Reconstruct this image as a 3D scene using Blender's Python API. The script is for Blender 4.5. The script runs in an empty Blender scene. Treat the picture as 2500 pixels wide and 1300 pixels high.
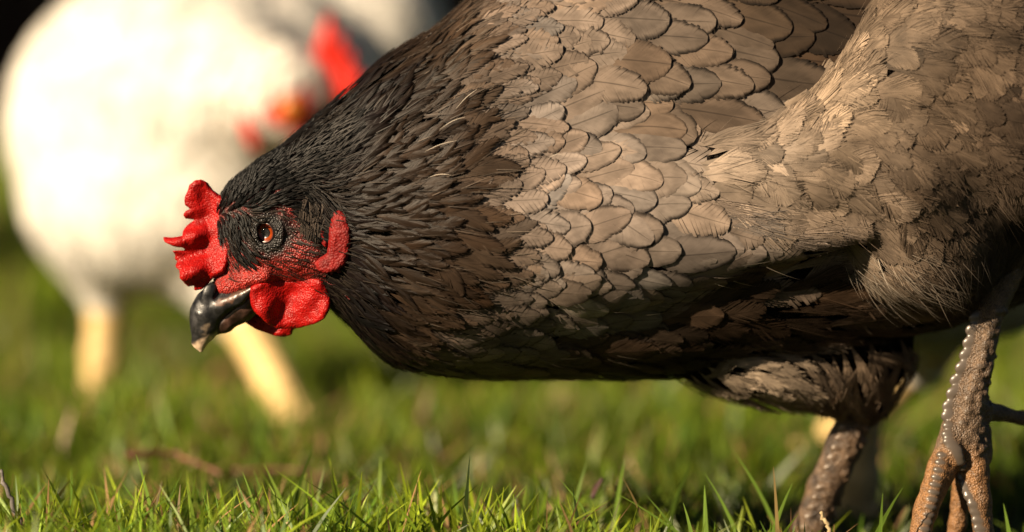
import bpy, math, random
import numpy as np

# ------------------------------------------------------------------ camera, sky, sun, exposure
scene = bpy.context.scene
random.seed(4)
R = np.random.default_rng(7)

S = 0.000148            # metres per photo pixel in the plane of the hen's head
CAM_D, CAM_H, HOR = 1.5, 0.205, 40.0

cam_data = bpy.data.cameras.new("camera")
cam = bpy.data.objects.new("camera", cam_data)
scene.collection.objects.link(cam)
cam.location = (0.0, -CAM_D, CAM_H)
cam.rotation_euler = (math.radians(90), 0, 0)
cam_data.sensor_width = 36.0
cam_data.lens = 36.0 * (CAM_D / S) / 2500.0
cam_data.shift_y = -(650.0 - HOR) / 2500.0
cam_data.clip_start = 0.05
cam_data.clip_end = 500.0
cam_data.dof.use_dof = True
cam_data.dof.focus_distance = CAM_D - 0.018
cam_data.dof.aperture_fstop = 3.8
cam_data.dof.aperture_blades = 0
scene.camera = cam

SUN_DIR = np.array([0.69, 0.56, -0.43]); SUN_DIR /= np.linalg.norm(SUN_DIR)   # travel direction
elev = math.asin(-SUN_DIR[2])
azim = math.atan2(-SUN_DIR[0], -SUN_DIR[1])
world = bpy.data.worlds.new("World")
scene.world = world
world.use_nodes = True
wn = world.node_tree
bg = wn.nodes["Background"]
sky = wn.nodes.new("ShaderNodeTexSky")
sky.sky_type = 'NISHITA'
sky.sun_disc = False
sky.sun_elevation = elev
sky.sun_rotation = azim
wn.links.new(sky.outputs[0], bg.inputs[0])
bg.inputs[1].default_value = 0.015
sun_data = bpy.data.lights.new("sun", 'SUN')
sun_data.energy = 5.0
sun_data.angle = math.radians(0.5)
sun_data.color = (1.0, 0.80, 0.55)
sun = bpy.data.objects.new("sun", sun_data)
scene.collection.objects.link(sun)
from mathutils import Vector
sun.rotation_euler = Vector(SUN_DIR).to_track_quat('-Z', 'Y').to_euler()
scene.view_settings.view_transform = 'Standard'
scene.view_settings.look = 'None'
scene.view_settings.exposure = 1.15
scene.view_settings.gamma = 1.0
try:
    scene.cycles.use_denoising = True
    scene.cycles.denoiser = 'OPENIMAGEDENOISE'
    scene.cycles.max_bounces = 6
    scene.cycles.transparent_max_bounces = 8
    scene.cycles.caustics_reflective = False
    scene.cycles.caustics_refractive = False
except Exception:
    pass

# ------------------------------------------------------------------ helpers
COL = scene.collection

def tag(o, label=None, cat=None, group=None, kind=None):
    if label: o["label"] = label
    if cat: o["category"] = cat
    if group: o["group"] = group
    if kind: o["kind"] = kind
    return o

def empty(name, loc, label, cat, group=None):
    o = bpy.data.objects.new(name, None)
    o.empty_display_size = 0.02
    o.location = loc
    COL.objects.link(o)
    return tag(o, label, cat, group)

def make_mesh(name, V, faces, mat, parent=None, smooth=True, attrs=None):
    """faces: (n,4) or (n,3) int array or list of such arrays. V in world space; child vertices are
    stored relative to the parent's location."""
    V = np.asarray(V, dtype=np.float64)
    if parent is not None:
        V = V - np.array(parent.location)
    if not isinstance(faces, list): faces = [faces]
    faces = [np.asarray(f, dtype=np.int32) for f in faces if len(f)]
    me = bpy.data.meshes.new(name)
    me.vertices.add(len(V))
    me.vertices.foreach_set("co", V.astype(np.float32).ravel())
    nl = sum(f.size for f in faces); npoly = sum(len(f) for f in faces)
    me.loops.add(nl)
    me.loops.foreach_set("vertex_index", np.concatenate([f.ravel() for f in faces]))
    me.polygons.add(npoly)
    sizes = np.concatenate([np.full(len(f), f.shape[1]) for f in faces])
    starts = np.concatenate([[0], np.cumsum(sizes)[:-1]]).astype(np.int32)
    me.polygons.foreach_set("loop_start", starts)
    me.polygons.foreach_set("use_smooth", np.full(npoly, smooth))
    me.update(calc_edges=True)
    if attrs:
        for k, a in attrs.items():
            a = np.asarray(a, dtype=np.float32)
            if a.shape[1] == 4:
                at = me.attributes.new(k, 'FLOAT_COLOR', 'POINT'); at.data.foreach_set("color", a.ravel())
            else:
                at = me.attributes.new(k, 'FLOAT_VECTOR', 'POINT'); at.data.foreach_set("vector", a.ravel())
    me.materials.append(mat)
    o = bpy.data.objects.new(name, me)
    COL.objects.link(o)
    if parent is not None: o.parent = parent
    return o

class Frame:
    """bird-local axes (right, down, away) in units of u metres, placed at a distance behind the focus plane"""
    def __init__(self, y0):
        self.y0 = y0
        self.u = S * (CAM_D + y0) / CAM_D
    def w(self, P):
        P = np.asarray(P, dtype=np.float64)
        return np.stack([(P[..., 0] - 1250) * self.u, self.y0 + P[..., 2] * self.u, CAM_H - (P[..., 1] - HOR) * self.u], -1)
    def depth(self, d):       # scale about the optical axis for tracing a shape that lies d units deeper
        return 1 + d * self.u / (CAM_D + self.y0)
    def tr(self, x, y, d):
        k = self.depth(d)
        return np.array([1250 + (x - 1250) * k, HOR + (y - HOR) * k, d], dtype=np.float64)

def norm(v):
    return v / np.maximum(np.linalg.norm(v, axis=-1, keepdims=True), 1e-9)

# ---- signed distance pieces, evaluated on P (...,3)
def ell(P, c, r):
    q = (P - np.asarray(c)) / np.asarray(r)
    k0 = np.sqrt((q * q).sum(-1))
    k1 = np.sqrt(((q / np.asarray(r)) ** 2).sum(-1))
    return k0 * (k0 - 1) / np.maximum(k1, 1e-9)

def rot_ell(P, c, r, deg):
    a = math.radians(deg); ca, sa = math.cos(a), math.sin(a)
    d = P - np.asarray(c)
    q = np.stack([d[..., 0] * ca + d[..., 1] * sa, -d[..., 0] * sa + d[..., 1] * ca, d[..., 2]], -1)
    return ell(q, (0, 0, 0), r)

def cone(P, a, b, r1, r2, kd=1.0):
    a = np.array(a, float); b = np.array(b, float)
    m = np.array([1, 1, kd])
    pa = (P - a) * m; ba = (b - a) * m
    h = np.clip((pa @ ba) / (ba @ ba), 0, 1)
    return np.linalg.norm(pa - h[..., None] * ba, axis=-1) - (r1 + (r2 - r1) * h)

def smin(a, b, k):
    h = np.clip(0.5 + 0.5 * (b - a) / k, 0, 1)
    return b + (a - b) * h - k * h * (1 - h)

def smax(a, b, k): return -smin(-a, -b, k)

def chain(P, pts, kd=1.0, k=10):
    f = None
    for (a, ra), (b, rb) in zip(pts[:-1], pts[1:]):
        g = cone(P, a, b, ra, rb, kd)
        f = g if f is None else smin(f, g, k)
    return f

def vnoise(P, scale, seed=0):
    """cheap smooth value noise, about -1..1"""
    Q = np.asarray(P) / scale
    i = np.floor(Q).astype(np.int64); t = Q - i; t = t * t * (3 - 2 * t)
    def hsh(x, y, z):
        n = (x * 374761393 + y * 668265263 + z * 2147483647 + seed * 974711) & 0x7fffffff
        n = ((n ^ (n >> 13)) * 1274126177) & 0x7fffffff
        n = n ^ (n >> 16)
        return (n & 0xffff) / 32767.5 - 1
    out = 0
    for dx in (0, 1):
        wx = t[..., 0] if dx else 1 - t[..., 0]
        for dy in (0, 1):
            wy = t[..., 1] if dy else 1 - t[..., 1]
            for dz in (0, 1):
                wz = t[..., 2] if dz else 1 - t[..., 2]
                out = out + wx * wy * wz * hsh(i[..., 0] + dx, i[..., 1] + dy, i[..., 2] + dz)
    return out

def surfnets(F, lo, hi, h):
    lo = np.array(lo, float); hi = np.array(hi, float)
    n = np.ceil((hi - lo) / h).astype(int) + 1
    ax = [lo[i] + h * np.arange(n[i]) for i in range(3)]
    V = np.empty(tuple(n), np.float32)
    step = max(1, int(1.5e6 / (n[1] * n[2])))
    for i in range(0, n[0], step):
        X, Y, Z = np.meshgrid(ax[0][i:i + step], ax[1], ax[2], indexing='ij')
        V[i:i + step] = F(np.stack([X, Y, Z], -1))
    s = V < 0
    cs = np.zeros(tuple(n - 1), np.int8)
    for dx in (0, 1):
        for dy in (0, 1):
            for dz in (0, 1):
                cs += s[dx:n[0] - 1 + dx, dy:n[1] - 1 + dy, dz:n[2] - 1 + dz]
    act = (cs > 0) & (cs < 8)
    idx = np.argwhere(act)
    vid = np.full(tuple(n - 1), -1, np.int32)
    vid[act] = np.arange(len(idx))
    corners = [(dx, dy, dz) for dx in (0, 1) for dy in (0, 1) for dz in (0, 1)]
    vals = np.stack([V[idx[:, 0] + c[0], idx[:, 1] + c[1], idx[:, 2] + c[2]] for c in corners], 1)
    pos = np.zeros((len(idx), 3)); cnt = np.zeros(len(idx))
    for a in range(8):
        for b in range(a + 1, 8):
            ca, cb = np.array(corners[a]), np.array(corners[b])
            if np.abs(ca - cb).sum() != 1: continue
            va, vb = vals[:, a], vals[:, b]
            m = (va < 0) != (vb < 0)
            t = np.where(m, va / np.where(m, va - vb, 1), 0)
            pos += np.where(m[:, None], ca + t[:, None] * (cb - ca), 0)
            cnt += m
    P = lo + (idx + pos / np.maximum(cnt, 1)[:, None]) * h
    quads = []
    for axn in range(3):
        o1, o2 = (axn + 1) % 3, (axn + 2) % 3
        sl0 = [slice(None)] * 3; sl1 = [slice(None)] * 3
        sl0[axn] = slice(0, n[axn] - 1); sl1[axn] = slice(1, n[axn])
        for o in (o1, o2):
            sl0[o] = slice(1, n[o] - 1); sl1[o] = slice(1, n[o] - 1)
        A = s[tuple(sl0)]; B = s[tuple(sl1)]
        e = np.argwhere(A != B)
        if not len(e): continue
        flip = A[tuple(e.T)]
        e = e + np.array([0 if i == axn else 1 for i in range(3)])
        u1 = np.zeros(3, int); u1[o1] = 1
        u2 = np.zeros(3, int); u2[o2] = 1
        g = lambda q: vid[q[:, 0], q[:, 1], q[:, 2]]
        q = np.stack([g(e - u1 - u2), g(e - u2), g(e), g(e - u1)], 1)
        q[~flip] = q[~flip][:, ::-1]
        quads.append(q)
    Q = np.concatenate(quads)
    return P, Q[(Q >= 0).all(1)]

def grad(F, P, e=4.0):
    g = np.zeros_like(P)
    for i in range(3):
        d = np.zeros(3); d[i] = e
        g[..., i] = F(P + d) - F(P - d)
    return g / (2 * e)

def field(ctrl, P, p=3.0):
    """inverse-distance blend of (x, y, values...) control rows at the points' (x, y)"""
    C = np.array([c[:2] for c in ctrl], float); Vv = np.array([c[2:] for c in ctrl], float)
    out = np.empty((len(P), Vv.shape[1]))
    for i in range(0, len(P), 40000):
        d2 = ((P[i:i + 40000, None, :2] - C[None]) ** 2).sum(-1) + 400
        w = d2 ** (-p / 2)
        out[i:i + 40000] = (w @ Vv) / w.sum(1, keepdims=True)
    return out

def poisson(P, r):
    """greedy thinning with a spacing r per point"""
    order = R.permutation(len(P)); cell = float(r.min())
    cell = max(cell, 6.0)
    grid = {}; keep = []
    K = np.floor(P / cell).astype(int)
    for i in order:
        c = K[i]; ri = r[i]; n = int(math.ceil(ri / cell)); ok = True
        p = P[i]
        for x in range(c[0] - n, c[0] + n + 1):
            for y in range(c[1] - n, c[1] + n + 1):
                for z in range(c[2] - n, c[2] + n + 1):
                    for j in grid.get((x, y, z), ()):
                        d = P[j] - p
                        if d[0] * d[0] + d[1] * d[1] + d[2] * d[2] < ri * ri: ok = False; break
                    if not ok: break
                if not ok: break
            if not ok: break
        if ok:
            keep.append(i); grid.setdefault((c[0], c[1], c[2]), []).append(i)
    return np.array(keep)

def smooth01(x, a, b):
    t = np.clip((x - a) / (b - a), 0, 1); return t * t * (3 - 2 * t)

# ------------------------------------------------------------------ the feather builder
def feathers(F, P, flow, L, W, col, lace, nb=12, M=3, pointed=0.0, loose=0.0, lift=(2, 14), yaw=0.12,
             conform=0.85, fluff=0.0, curl=0.0, K=6, acute=0.30):
    """every feather: a shaft and two vanes built of separate barbs, laid along `flow` over the surface F=0"""
    n = len(P)
    L = np.broadcast_to(L, (n,)).astype(float); W = np.broadcast_to(W, (n,)).astype(float)
    pointed = np.broadcast_to(pointed, (n,)); loose = np.broadcast_to(loose, (n,)); fluff = np.broadcast_to(fluff, (n,))
    liftj = R.uniform(0, 3, n)
    q = np.array(P, float); ang = R.normal(0, yaw, n)
    Q, T, N = [], [], []
    for k in range(K + 1):
        g = grad(F, q); gl = np.maximum(np.linalg.norm(g, axis=-1), 0.3); nn = g / np.linalg.norm(g, axis=-1, keepdims=True).clip(1e-6)
        f = flow(q)
        t = norm(f - (f * nn).sum(-1, keepdims=True) * nn)
        if k and curl == 0: t = norm(t * 0.6 + tprev * 0.4)
        b = np.cross(nn, t)
        t = norm(t * np.cos(ang)[:, None] + b * np.sin(ang)[:, None])
        tprev = t
        d = F(q) / gl
        tgt = lift[0] + lift[1] * k / K + liftj
        q = q + nn * (np.clip(tgt - d, -30, 30) * conform)[:, None]
        Q.append(q); T.append(t); N.append(nn)
        q = q + t * (L / K)[:, None]
    Q = np.stack(Q, 1); T = np.stack(T, 1); N = np.stack(N, 1)
    B = norm(np.cross(N, T))
    # barb lines: (n, side, barb, line, M+1)
    vb = 0.02 + 0.98 * np.arange(nb + 1) / nb
    v_in = np.stack([vb[:-1], vb[1:]], -1)                      # barb, line
    u = np.linspace(0, 1, M + 1)
    dl = acute * (1 - v_in) ** 0.8
    ve = v_in + dl
    rl = 1 + R.normal(0, 1, (n, 2, nb, 1, 1)) * (0.018 + 0.16 * loose)[:, None, None, None, None]
    gap = (0.0 + 0.85 * np.maximum(loose - .06, 0))[:, None, None, None, None] * R.uniform(0.5, 1.2, (n, 2, nb, 1, 1))
    mid_in = v_in.mean(-1); mid_e = ve.mean(-1)
    uu = u[None, None, None, None, :]
    v_in_ = v_in[None, None, :, :, None]; ve_ = ve[None, None, :, :, None]
    vi = v_in_ + (mid_in[None, None, :, None, None] - v_in_) * gap * uu
    vx = ve_ + (mid_e[None, None, :, None, None] - ve_) * np.minimum(gap, 0.9) * uu ** 1.5
    along = vi + (vx - vi) * uu ** 1.1 * rl
    along = np.clip(along, 0, 1.12)
    e = np.clip(np.broadcast_to(ve_, (1, 2, nb, 2, 1)), 0, 1)
    base = 0.45 + 0.55 * smooth01(e, 0.02, 0.5)
    rt = np.sqrt(np.clip(1 - np.clip((e - 0.55) / 0.46, 0, 1) ** 2, 0, 1))
    pt = np.clip(1 - np.clip((e - 0.40) / 0.62, 0, 1) ** 1.5, 0, 1)
    pp = pointed[:, None, None, None, None]
    wid = base * (rt * (1 - pp) + pt * pp)
    side = np.array([-1.0, 1.0])[None, :, None, None, None]
    wig = R.normal(0, 1, (n, 2, nb, 1, 1)) * loose[:, None, None, None, None] * 0.10
    across = side * (wid * uu * rl + wig * uu * uu) * W[:, None, None, None, None]
    shp = np.broadcast_shapes(along.shape, across.shape)
    along = np.broadcast_to(along, shp); across = np.broadcast_to(across, shp)
    ka = np.clip(along, 0, 0.9999) * K
    i0 = np.minimum(ka.astype(int), K - 1); fr = np.where(along > 1, ka - i0 + (along - 1) * K, ka - i0)[..., None]
    ii = np.arange(n)[:, None, None, None, None]
    def lerp(A): return A[ii, i0] * (1 - fr) + A[ii, i0 + 1] * fr
    C, Bv, Nv = lerp(Q), lerp(B), norm(lerp(N))
    X = C + Bv * across[..., None]
    Xf = X.reshape(-1, 3); Nf = Nv.reshape(-1, 3)
    d = np.empty(len(Xf))
    for i in range(0, len(Xf), 400000):
        d[i:i + 400000] = F(Xf[i:i + 400000])
    al = along.reshape(-1)
    ub = np.broadcast_to(uu, shp).reshape(-1)
    nper = int(np.prod(shp[1:]))
    lj = np.repeat(liftj, nper)
    fj = np.broadcast_to(R.normal(0, 1, (n, 2, nb, 1, 1)), shp).reshape(-1) * np.repeat(fluff, nper)
    tgt = lift[0] + lift[1] * np.clip(al, 0, 1) + lj - 0.25 * lift[1] * ub ** 2 + np.abs(fj) * (ub ** 1.3) * 12 + fj * 2 * ub
    Xf = Xf + Nf * (np.clip(tgt - d, -25, 25) * conform)[:, None]
    colv = np.repeat(np.concatenate([col, np.broadcast_to(lace, (n,))[:, None]], 1), nper, 0)
    fuv = np.stack([ub, al, np.repeat(R.uniform(0, 1, n), nper)], 1)
    # quads
    nrib = n * 2 * nb
    base_i = (np.arange(nrib) * 2 * (M + 1))[:, None]
    j = np.arange(M)[None]
    a = base_i + j; b_ = base_i + (M + 1) + j
    quad = np.stack([a, a + 1, b_ + 1, b_], -1).reshape(-1, 4)
    return Xf, quad, colv, fuv

class Bag:
    def __init__(self): self.V = []; self.Q = []; self.C = []; self.U = []; self.n = 0
    def add(self, V, Q, C, U):
        self.V.append(V); self.Q.append(Q + self.n); self.C.append(C); self.U.append(U); self.n += len(V)
    def build(self, name, fr, mat, parent):
        return make_mesh(name, fr.w(np.concatenate(self.V)), np.concatenate(self.Q), mat, parent,
                         attrs={"col": np.concatenate(self.C), "fuv": np.concatenate(self.U)})

def strands(F, P, flow, L, width, col, rise=0.35, M=4, yaw=0.2, bend=0.6):
    """single bristles: thin tapering ribbons that start on the surface and lean along the flow"""
    n = len(P); L = np.broadcast_to(L, (n,))
    g = grad(F, P); nn = norm(g)
    f = flow(P); t = norm(f - (f * nn).sum(-1, keepdims=True) * nn); b = np.cross(nn, t)
    a = R.normal(0, yaw, n)[:, None]
    t = norm(t * np.cos(a) + b * np.sin(a)); b = np.cross(nn, t)
    rs = (rise * R.uniform(0.4, 1.6, n))[:, None]
    V = np.empty((n, M + 1, 2, 3))
    for k in range(M + 1):
        s = k / M
        c = P + t * (L * s)[:, None] + nn * (L[:, None] * (rs * s - rs * bend * s * s))
        w = width * (1 - s ** 2) * 0.5 + 0.05
        V[:, k, 0] = c - b * w; V[:, k, 1] = c + b * w
    nv = 2 * (M + 1)
    base = (np.arange(n) * nv)[:, None]; k = np.arange(M)[None] * 2
    Q = np.stack([base + k, base + k + 1, base + k + 3, base + k + 2], -1).reshape(-1, 4)
    C = np.repeat(np.concatenate([col, np.zeros((n, 1))], 1), nv, 0)
    U = np.zeros((n * nv, 3)); U[:, 0] = 0.4; U[:, 1] = np.tile(np.repeat(np.arange(M + 1) / M, 2), n); U[:, 2] = np.repeat(R.uniform(0, 1, n), nv)
    return V.reshape(-1, 3), Q, C, U

# ------------------------------------------------------------------ materials
def newmat(name):
    m = bpy.data.materials.new(name); m.use_nodes = True
    nt = m.node_tree; nt.nodes.clear()
    out = nt.nodes.new("ShaderNodeOutputMaterial"); p = nt.nodes.new("ShaderNodeBsdfPrincipled")
    nt.links.new(p.outputs[0], out.inputs[0])
    return m, nt, p, out

def nd(nt, t, **kw):
    x = nt.nodes.new("ShaderNode" + t)
    for k, v in kw.items():
        if k.startswith("i_"): x.inputs[int(k[2:]) if k[2:].isdigit() else k[2:]].default_value = v
        else: setattr(x, k, v)
    return x

def mth(nt, op, a, b=None, clamp=False):
    x = nt.nodes.new("ShaderNodeMath"); x.operation = op; x.use_clamp = clamp
    for i, q in enumerate((a, b)):
        if q is None: continue
        if isinstance(q, (int, float)): x.inputs[i].default_value = q
        else: nt.links.new(q, x.inputs[i])
    return x.outputs[0]

def maprange(nt, v, a, b, c, d):
    x = nt.nodes.new("ShaderNodeMapRange"); x.interpolation_type = 'SMOOTHSTEP'
    nt.links.new(v, x.inputs[0])
    for i, q in enumerate((a, b, c, d)): x.inputs[i + 1].default_value = q
    return x.outputs[0]

def mulcol(nt, col, fac):
    x = nt.nodes.new("ShaderNodeVectorMath"); x.operation = 'SCALE'
    nt.links.new(col, x.inputs[0]); nt.links.new(fac, x.inputs[3])
    return x.outputs[0]

def mixcol(nt, fac, a, b):
    x = nt.nodes.new("ShaderNodeMix"); x.data_type = 'RGBA'
    for q, i in ((fac, 0), (a, 6), (b, 7)):
        if hasattr(q, 'links'): nt.links.new(q, x.inputs[i])
        else: x.inputs[i].default_value = q
    return x.outputs[2]

def noise(nt, vec, scale, detail=3, rough=0.55):
    x = nt.nodes.new("ShaderNodeTexNoise"); x.inputs["Scale"].default_value = scale
    x.inputs["Detail"].default_value = detail; x.inputs["Roughness"].default_value = rough
    if vec is not None: nt.links.new(vec, x.inputs["Vector"])
    return x.outputs[0]

def geo_pos(nt): return nd(nt, "TexCoord").outputs["Object"]

def bump(nt, h, dist, p, strength=1.0):
    x = nt.nodes.new("ShaderNodeBump"); x.inputs["Strength"].default_value = strength
    x.inputs["Distance"].default_value = dist
    nt.links.new(h, x.inputs["Height"]); nt.links.new(x.outputs[0], p.inputs["Normal"])
    return x

def feather_mat(name, rough=0.55, spec=0.35, transl=0.15, sheen=0.15):
    m, nt, p, out = newmat(name)
    c = nd(nt, "Attribute", attribute_name="col"); f = nd(nt, "Attribute", attribute_name="fuv")
    sx = nd(nt, "SeparateXYZ"); nt.links.new(f.outputs["Vector"], sx.inputs[0])
    u, v, r = sx.outputs
    # barb striping along each barb's line
    cv = nd(nt, "CombineXYZ")
    nt.links.new(mth(nt, 'ADD', mth(nt, 'MULTIPLY', v, 150.0), mth(nt, 'MULTIPLY', u, -40.0)), cv.inputs[0])
    nt.links.new(mth(nt, 'MULTIPLY', u, 1.5), cv.inputs[1])
    nt.links.new(mth(nt, 'MULTIPLY', r, 90.0), cv.inputs[2])
    st = noise(nt, cv.outputs[0], 1.0, 2)
    stripe = maprange(nt, st, 0.3, 0.7, 0.92, 1.06)
    # clouding inside the vane
    cv2 = nd(nt, "CombineXYZ")
    nt.links.new(mth(nt, 'MULTIPLY', v, 3.0), cv2.inputs[0]); nt.links.new(mth(nt, 'MULTIPLY', u, 1.2), cv2.inputs[1])
    nt.links.new(mth(nt, 'MULTIPLY', r, 190.0), cv2.inputs[2])
    cl = maprange(nt, noise(nt, cv2.outputs[0], 1.0, 2), 0.3, 0.7, 0.70, 1.20)
    lace = maprange(nt, u, 0.72, 0.98, 0.0, 1.0)
    lacev = maprange(nt, v, 0.45, 0.75, 0.25, 1.0)
    lf = mth(nt, 'SUBTRACT', 1.06, mth(nt, 'MULTIPLY', mth(nt, 'MULTIPLY', lace, lacev), c.outputs["Alpha"]))
    rach = maprange(nt, u, 0.02, 0.06, 0.55, 1.0)
    fac = mth(nt, 'MULTIPLY', mth(nt, 'MULTIPLY', stripe, cl), mth(nt, 'MULTIPLY', lf, rach))
    base = mulcol(nt, c.outputs["Color"], fac)
    nt.links.new(base, p.inputs["Base Color"])
    p.inputs["Roughness"].default_value = rough
    p.inputs["Specular IOR Level"].default_value = spec
    p.inputs["Sheen Weight"].default_value = sheen
    p.inputs["Sheen Roughness"].default_value = 0.4
    bump(nt, st, 0.00012, p, 0.35)
    tr = nd(nt, "BsdfTranslucent"); nt.links.new(base, tr.inputs[0])
    mx = nd(nt, "MixShader"); mx.inputs[0].default_value = transl
    nt.links.new(p.outputs[0], mx.inputs[1]); nt.links.new(tr.outputs[0], mx.inputs[2])
    nt.links.new(mx.outputs[0], out.inputs[0])
    return m

MAT_FEATHER = feather_mat("grey_brown_feather", 0.65, 0.12, 0.05, 0.0)
MAT_HACKLE = feather_mat("dark_glossy_feather", 0.42, 0.12, 0.02, 0.0)
MAT_WHITE = feather_mat("white_feather", 0.7, 0.2, 0.3, 0.1)

def skin_mat():
    """bare body: uses the colour attribute, pimply red skin and scaly legs by the attribute's own patches"""
    m, nt, p, out = newmat("bird_skin")
    c = nd(nt, "Attribute", attribute_name="col")
    pos = geo_pos(nt)
    vo = nd(nt, "TexVoronoi"); vo.inputs["Scale"].default_value = 1500
    nt.links.new(pos, vo.inputs["Vector"])
    n1 = noise(nt, pos, 420, 4, 0.6)
    cell = maprange(nt, vo.outputs["Distance"], 0.2, 0.75, 1.12, 0.62)
    fac = mth(nt, 'MULTIPLY', cell, maprange(nt, n1, 0.3, 0.7, 0.65, 1.25))
    al = c.outputs["Alpha"]                  # 1 = matt pimply skin, 0 = smooth glossy scale
    fac = mth(nt, 'ADD', mth(nt, 'MULTIPLY', fac, al), mth(nt, 'SUBTRACT', 1.0, al))
    nt.links.new(mulcol(nt, c.outputs["Color"], fac), p.inputs["Base Color"])
    nt.links.new(maprange(nt, al, 0.0, 1.0, 0.30, 0.46), p.inputs["Roughness"])
    nt.links.new(maprange(nt, al, 1.0, 2.0, 0.5, 0.0), p.inputs["Specular IOR Level"])   # 2 = dull undercoat
    h = mth(nt, 'ADD', mth(nt, 'MULTIPLY', vo.outputs["Distance"], -1.0), mth(nt, 'MULTIPLY', n1, 0.8))
    bump(nt, mth(nt, 'MULTIPLY', h, al), 0.00045, p, 1.0)
    return m
MAT_SKIN = skin_mat()

def comb_mat(name, col, dark, cells=1500, sss=0.25, rough=0.4, bd=0.00035):
    m, nt, p, out = newmat(name)
    pos = geo_pos(nt)
    vo = nd(nt, "TexVoronoi"); vo.inputs["Scale"].default_value = cells
    nt.links.new(pos, vo.inputs["Vector"])
    n1 = noise(nt, pos, 260, 4, 0.6)
    nt.links.new(mixcol(nt, maprange(nt, n1, 0.32, 0.68, 0.0, 0.75), (*col, 1), (*dark, 1)), p.inputs["Base Color"])
    p.inputs["Roughness"].default_value = rough
    p.inputs["Specular IOR Level"].default_value = 0.28
    p.inputs["Subsurface Weight"].default_value = sss
    p.inputs["Subsurface Radius"].default_value = (1.0, 0.12, 0.08)
    p.inputs["Subsurface Scale"].default_value = 0.0025
    h = mth(nt, 'ADD', mth(nt, 'MULTIPLY', vo.outputs["Distance"], -1.0), mth(nt, 'MULTIPLY', n1, 0.9))
    bump(nt, h, bd, p, 1.0)
    return m
MAT_COMB = comb_mat("red_comb", (0.36, 0.004, 0.003), (0.19, 0.002, 0.002), sss=0.12, rough=0.42, bd=0.00022, cells=1700)
MAT_LOBE = comb_mat("ear_lobe_skin", (0.22, 0.007, 0.006), (0.09, 0.004, 0.004), 1100, sss=0.1, rough=0.6)
MAT_COMB_FAR = comb_mat("bright_red_comb", (0.70, 0.03, 0.015), (0.55, 0.02, 0.012), 700)

def attr_mat(name, rough=0.4, spec=0.5, nscale=300, lo=0.7, hi=1.2, bd=0.0002, coat=0.0):
    m, nt, p, out = newmat(name)
    c = nd(nt, "Attribute", attribute_name="col"); pos = geo_pos(nt)
    n1 = noise(nt, pos, nscale, 5, 0.65)
    nt.links.new(mulcol(nt, c.outputs["Color"], maprange(nt, n1, 0.3, 0.7, lo, hi)), p.inputs["Base Color"])
    nt.links.new(maprange(nt, n1, 0.35, 0.7, rough * 0.8, min(1, rough * 1.5)), p.inputs["Roughness"])
    p.inputs["Specular IOR Level"].default_value = spec
    p.inputs["Coat Weight"].default_value = coat
    bump(nt, n1, bd, p, 0.8)
    return m
MAT_BEAK = attr_mat("horn_beak", 0.36, 0.5, 380, 0.6, 1.5, 0.00018)
MAT_EYE = attr_mat("eye", 0.25, 0.5, 700, 0.75, 1.2, 0.00002)
MAT_YELLOW = attr_mat("yellow_leg", 0.5, 0.4, 300, 0.85, 1.12, 0.0003)

def cornea_mat():
    m, nt, p, out = newmat("cornea")
    tr = nd(nt, "BsdfTransparent"); gl = nd(nt, "BsdfGlossy"); gl.inputs["Roughness"].default_value = 0.03
    fr = nd(nt, "Fresnel"); fr.inputs[0].default_value = 1.2
    mx = nd(nt, "MixShader"); nt.links.new(fr.outputs[0], mx.inputs[0])
    nt.links.new(tr.outputs[0], mx.inputs[1]); nt.links.new(gl.outputs[0], mx.inputs[2])
    nt.links.new(mx.outputs[0], out.inputs[0])
    return m
MAT_CORNEA = cornea_mat()

def grass_mat():
    m, nt, p, out = newmat("grass_blade")
    c = nd(nt, "Attribute", attribute_name="col"); f = nd(nt, "Attribute", attribute_name="fuv")
    sx = nd(nt, "SeparateXYZ"); nt.links.new(f.outputs["Vector"], sx.inputs[0])
    cv = nd(nt, "CombineXYZ")
    nt.links.new(mth(nt, 'MULTIPLY', sx.outputs[0], 4.0), cv.inputs[0]); nt.links.new(mth(nt, 'MULTIPLY', sx.outputs[1], 2.5), cv.inputs[1])
    nt.links.new(mth(nt, 'MULTIPLY', sx.outputs[2], 300.0), cv.inputs[2])
    n1 = maprange(nt, noise(nt, cv.outputs[0], 1.0, 3), 0.3, 0.7, 0.75, 1.2)
    base = mulcol(nt, c.outputs["Color"], n1)
    nt.links.new(base, p.inputs["Base Color"]); p.inputs["Roughness"].default_value = 0.42
    p.inputs["Specular IOR Level"].default_value = 0.4
    tr = nd(nt, "BsdfTranslucent"); nt.links.new(base, tr.inputs[0])
    mx = nd(nt, "MixShader"); mx.inputs[0].default_value = 0.35
    nt.links.new(p.outputs[0], mx.inputs[1]); nt.links.new(tr.outputs[0], mx.inputs[2])
    nt.links.new(mx.outputs[0], out.inputs[0])
    return m
MAT_GRASS = grass_mat()

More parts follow.
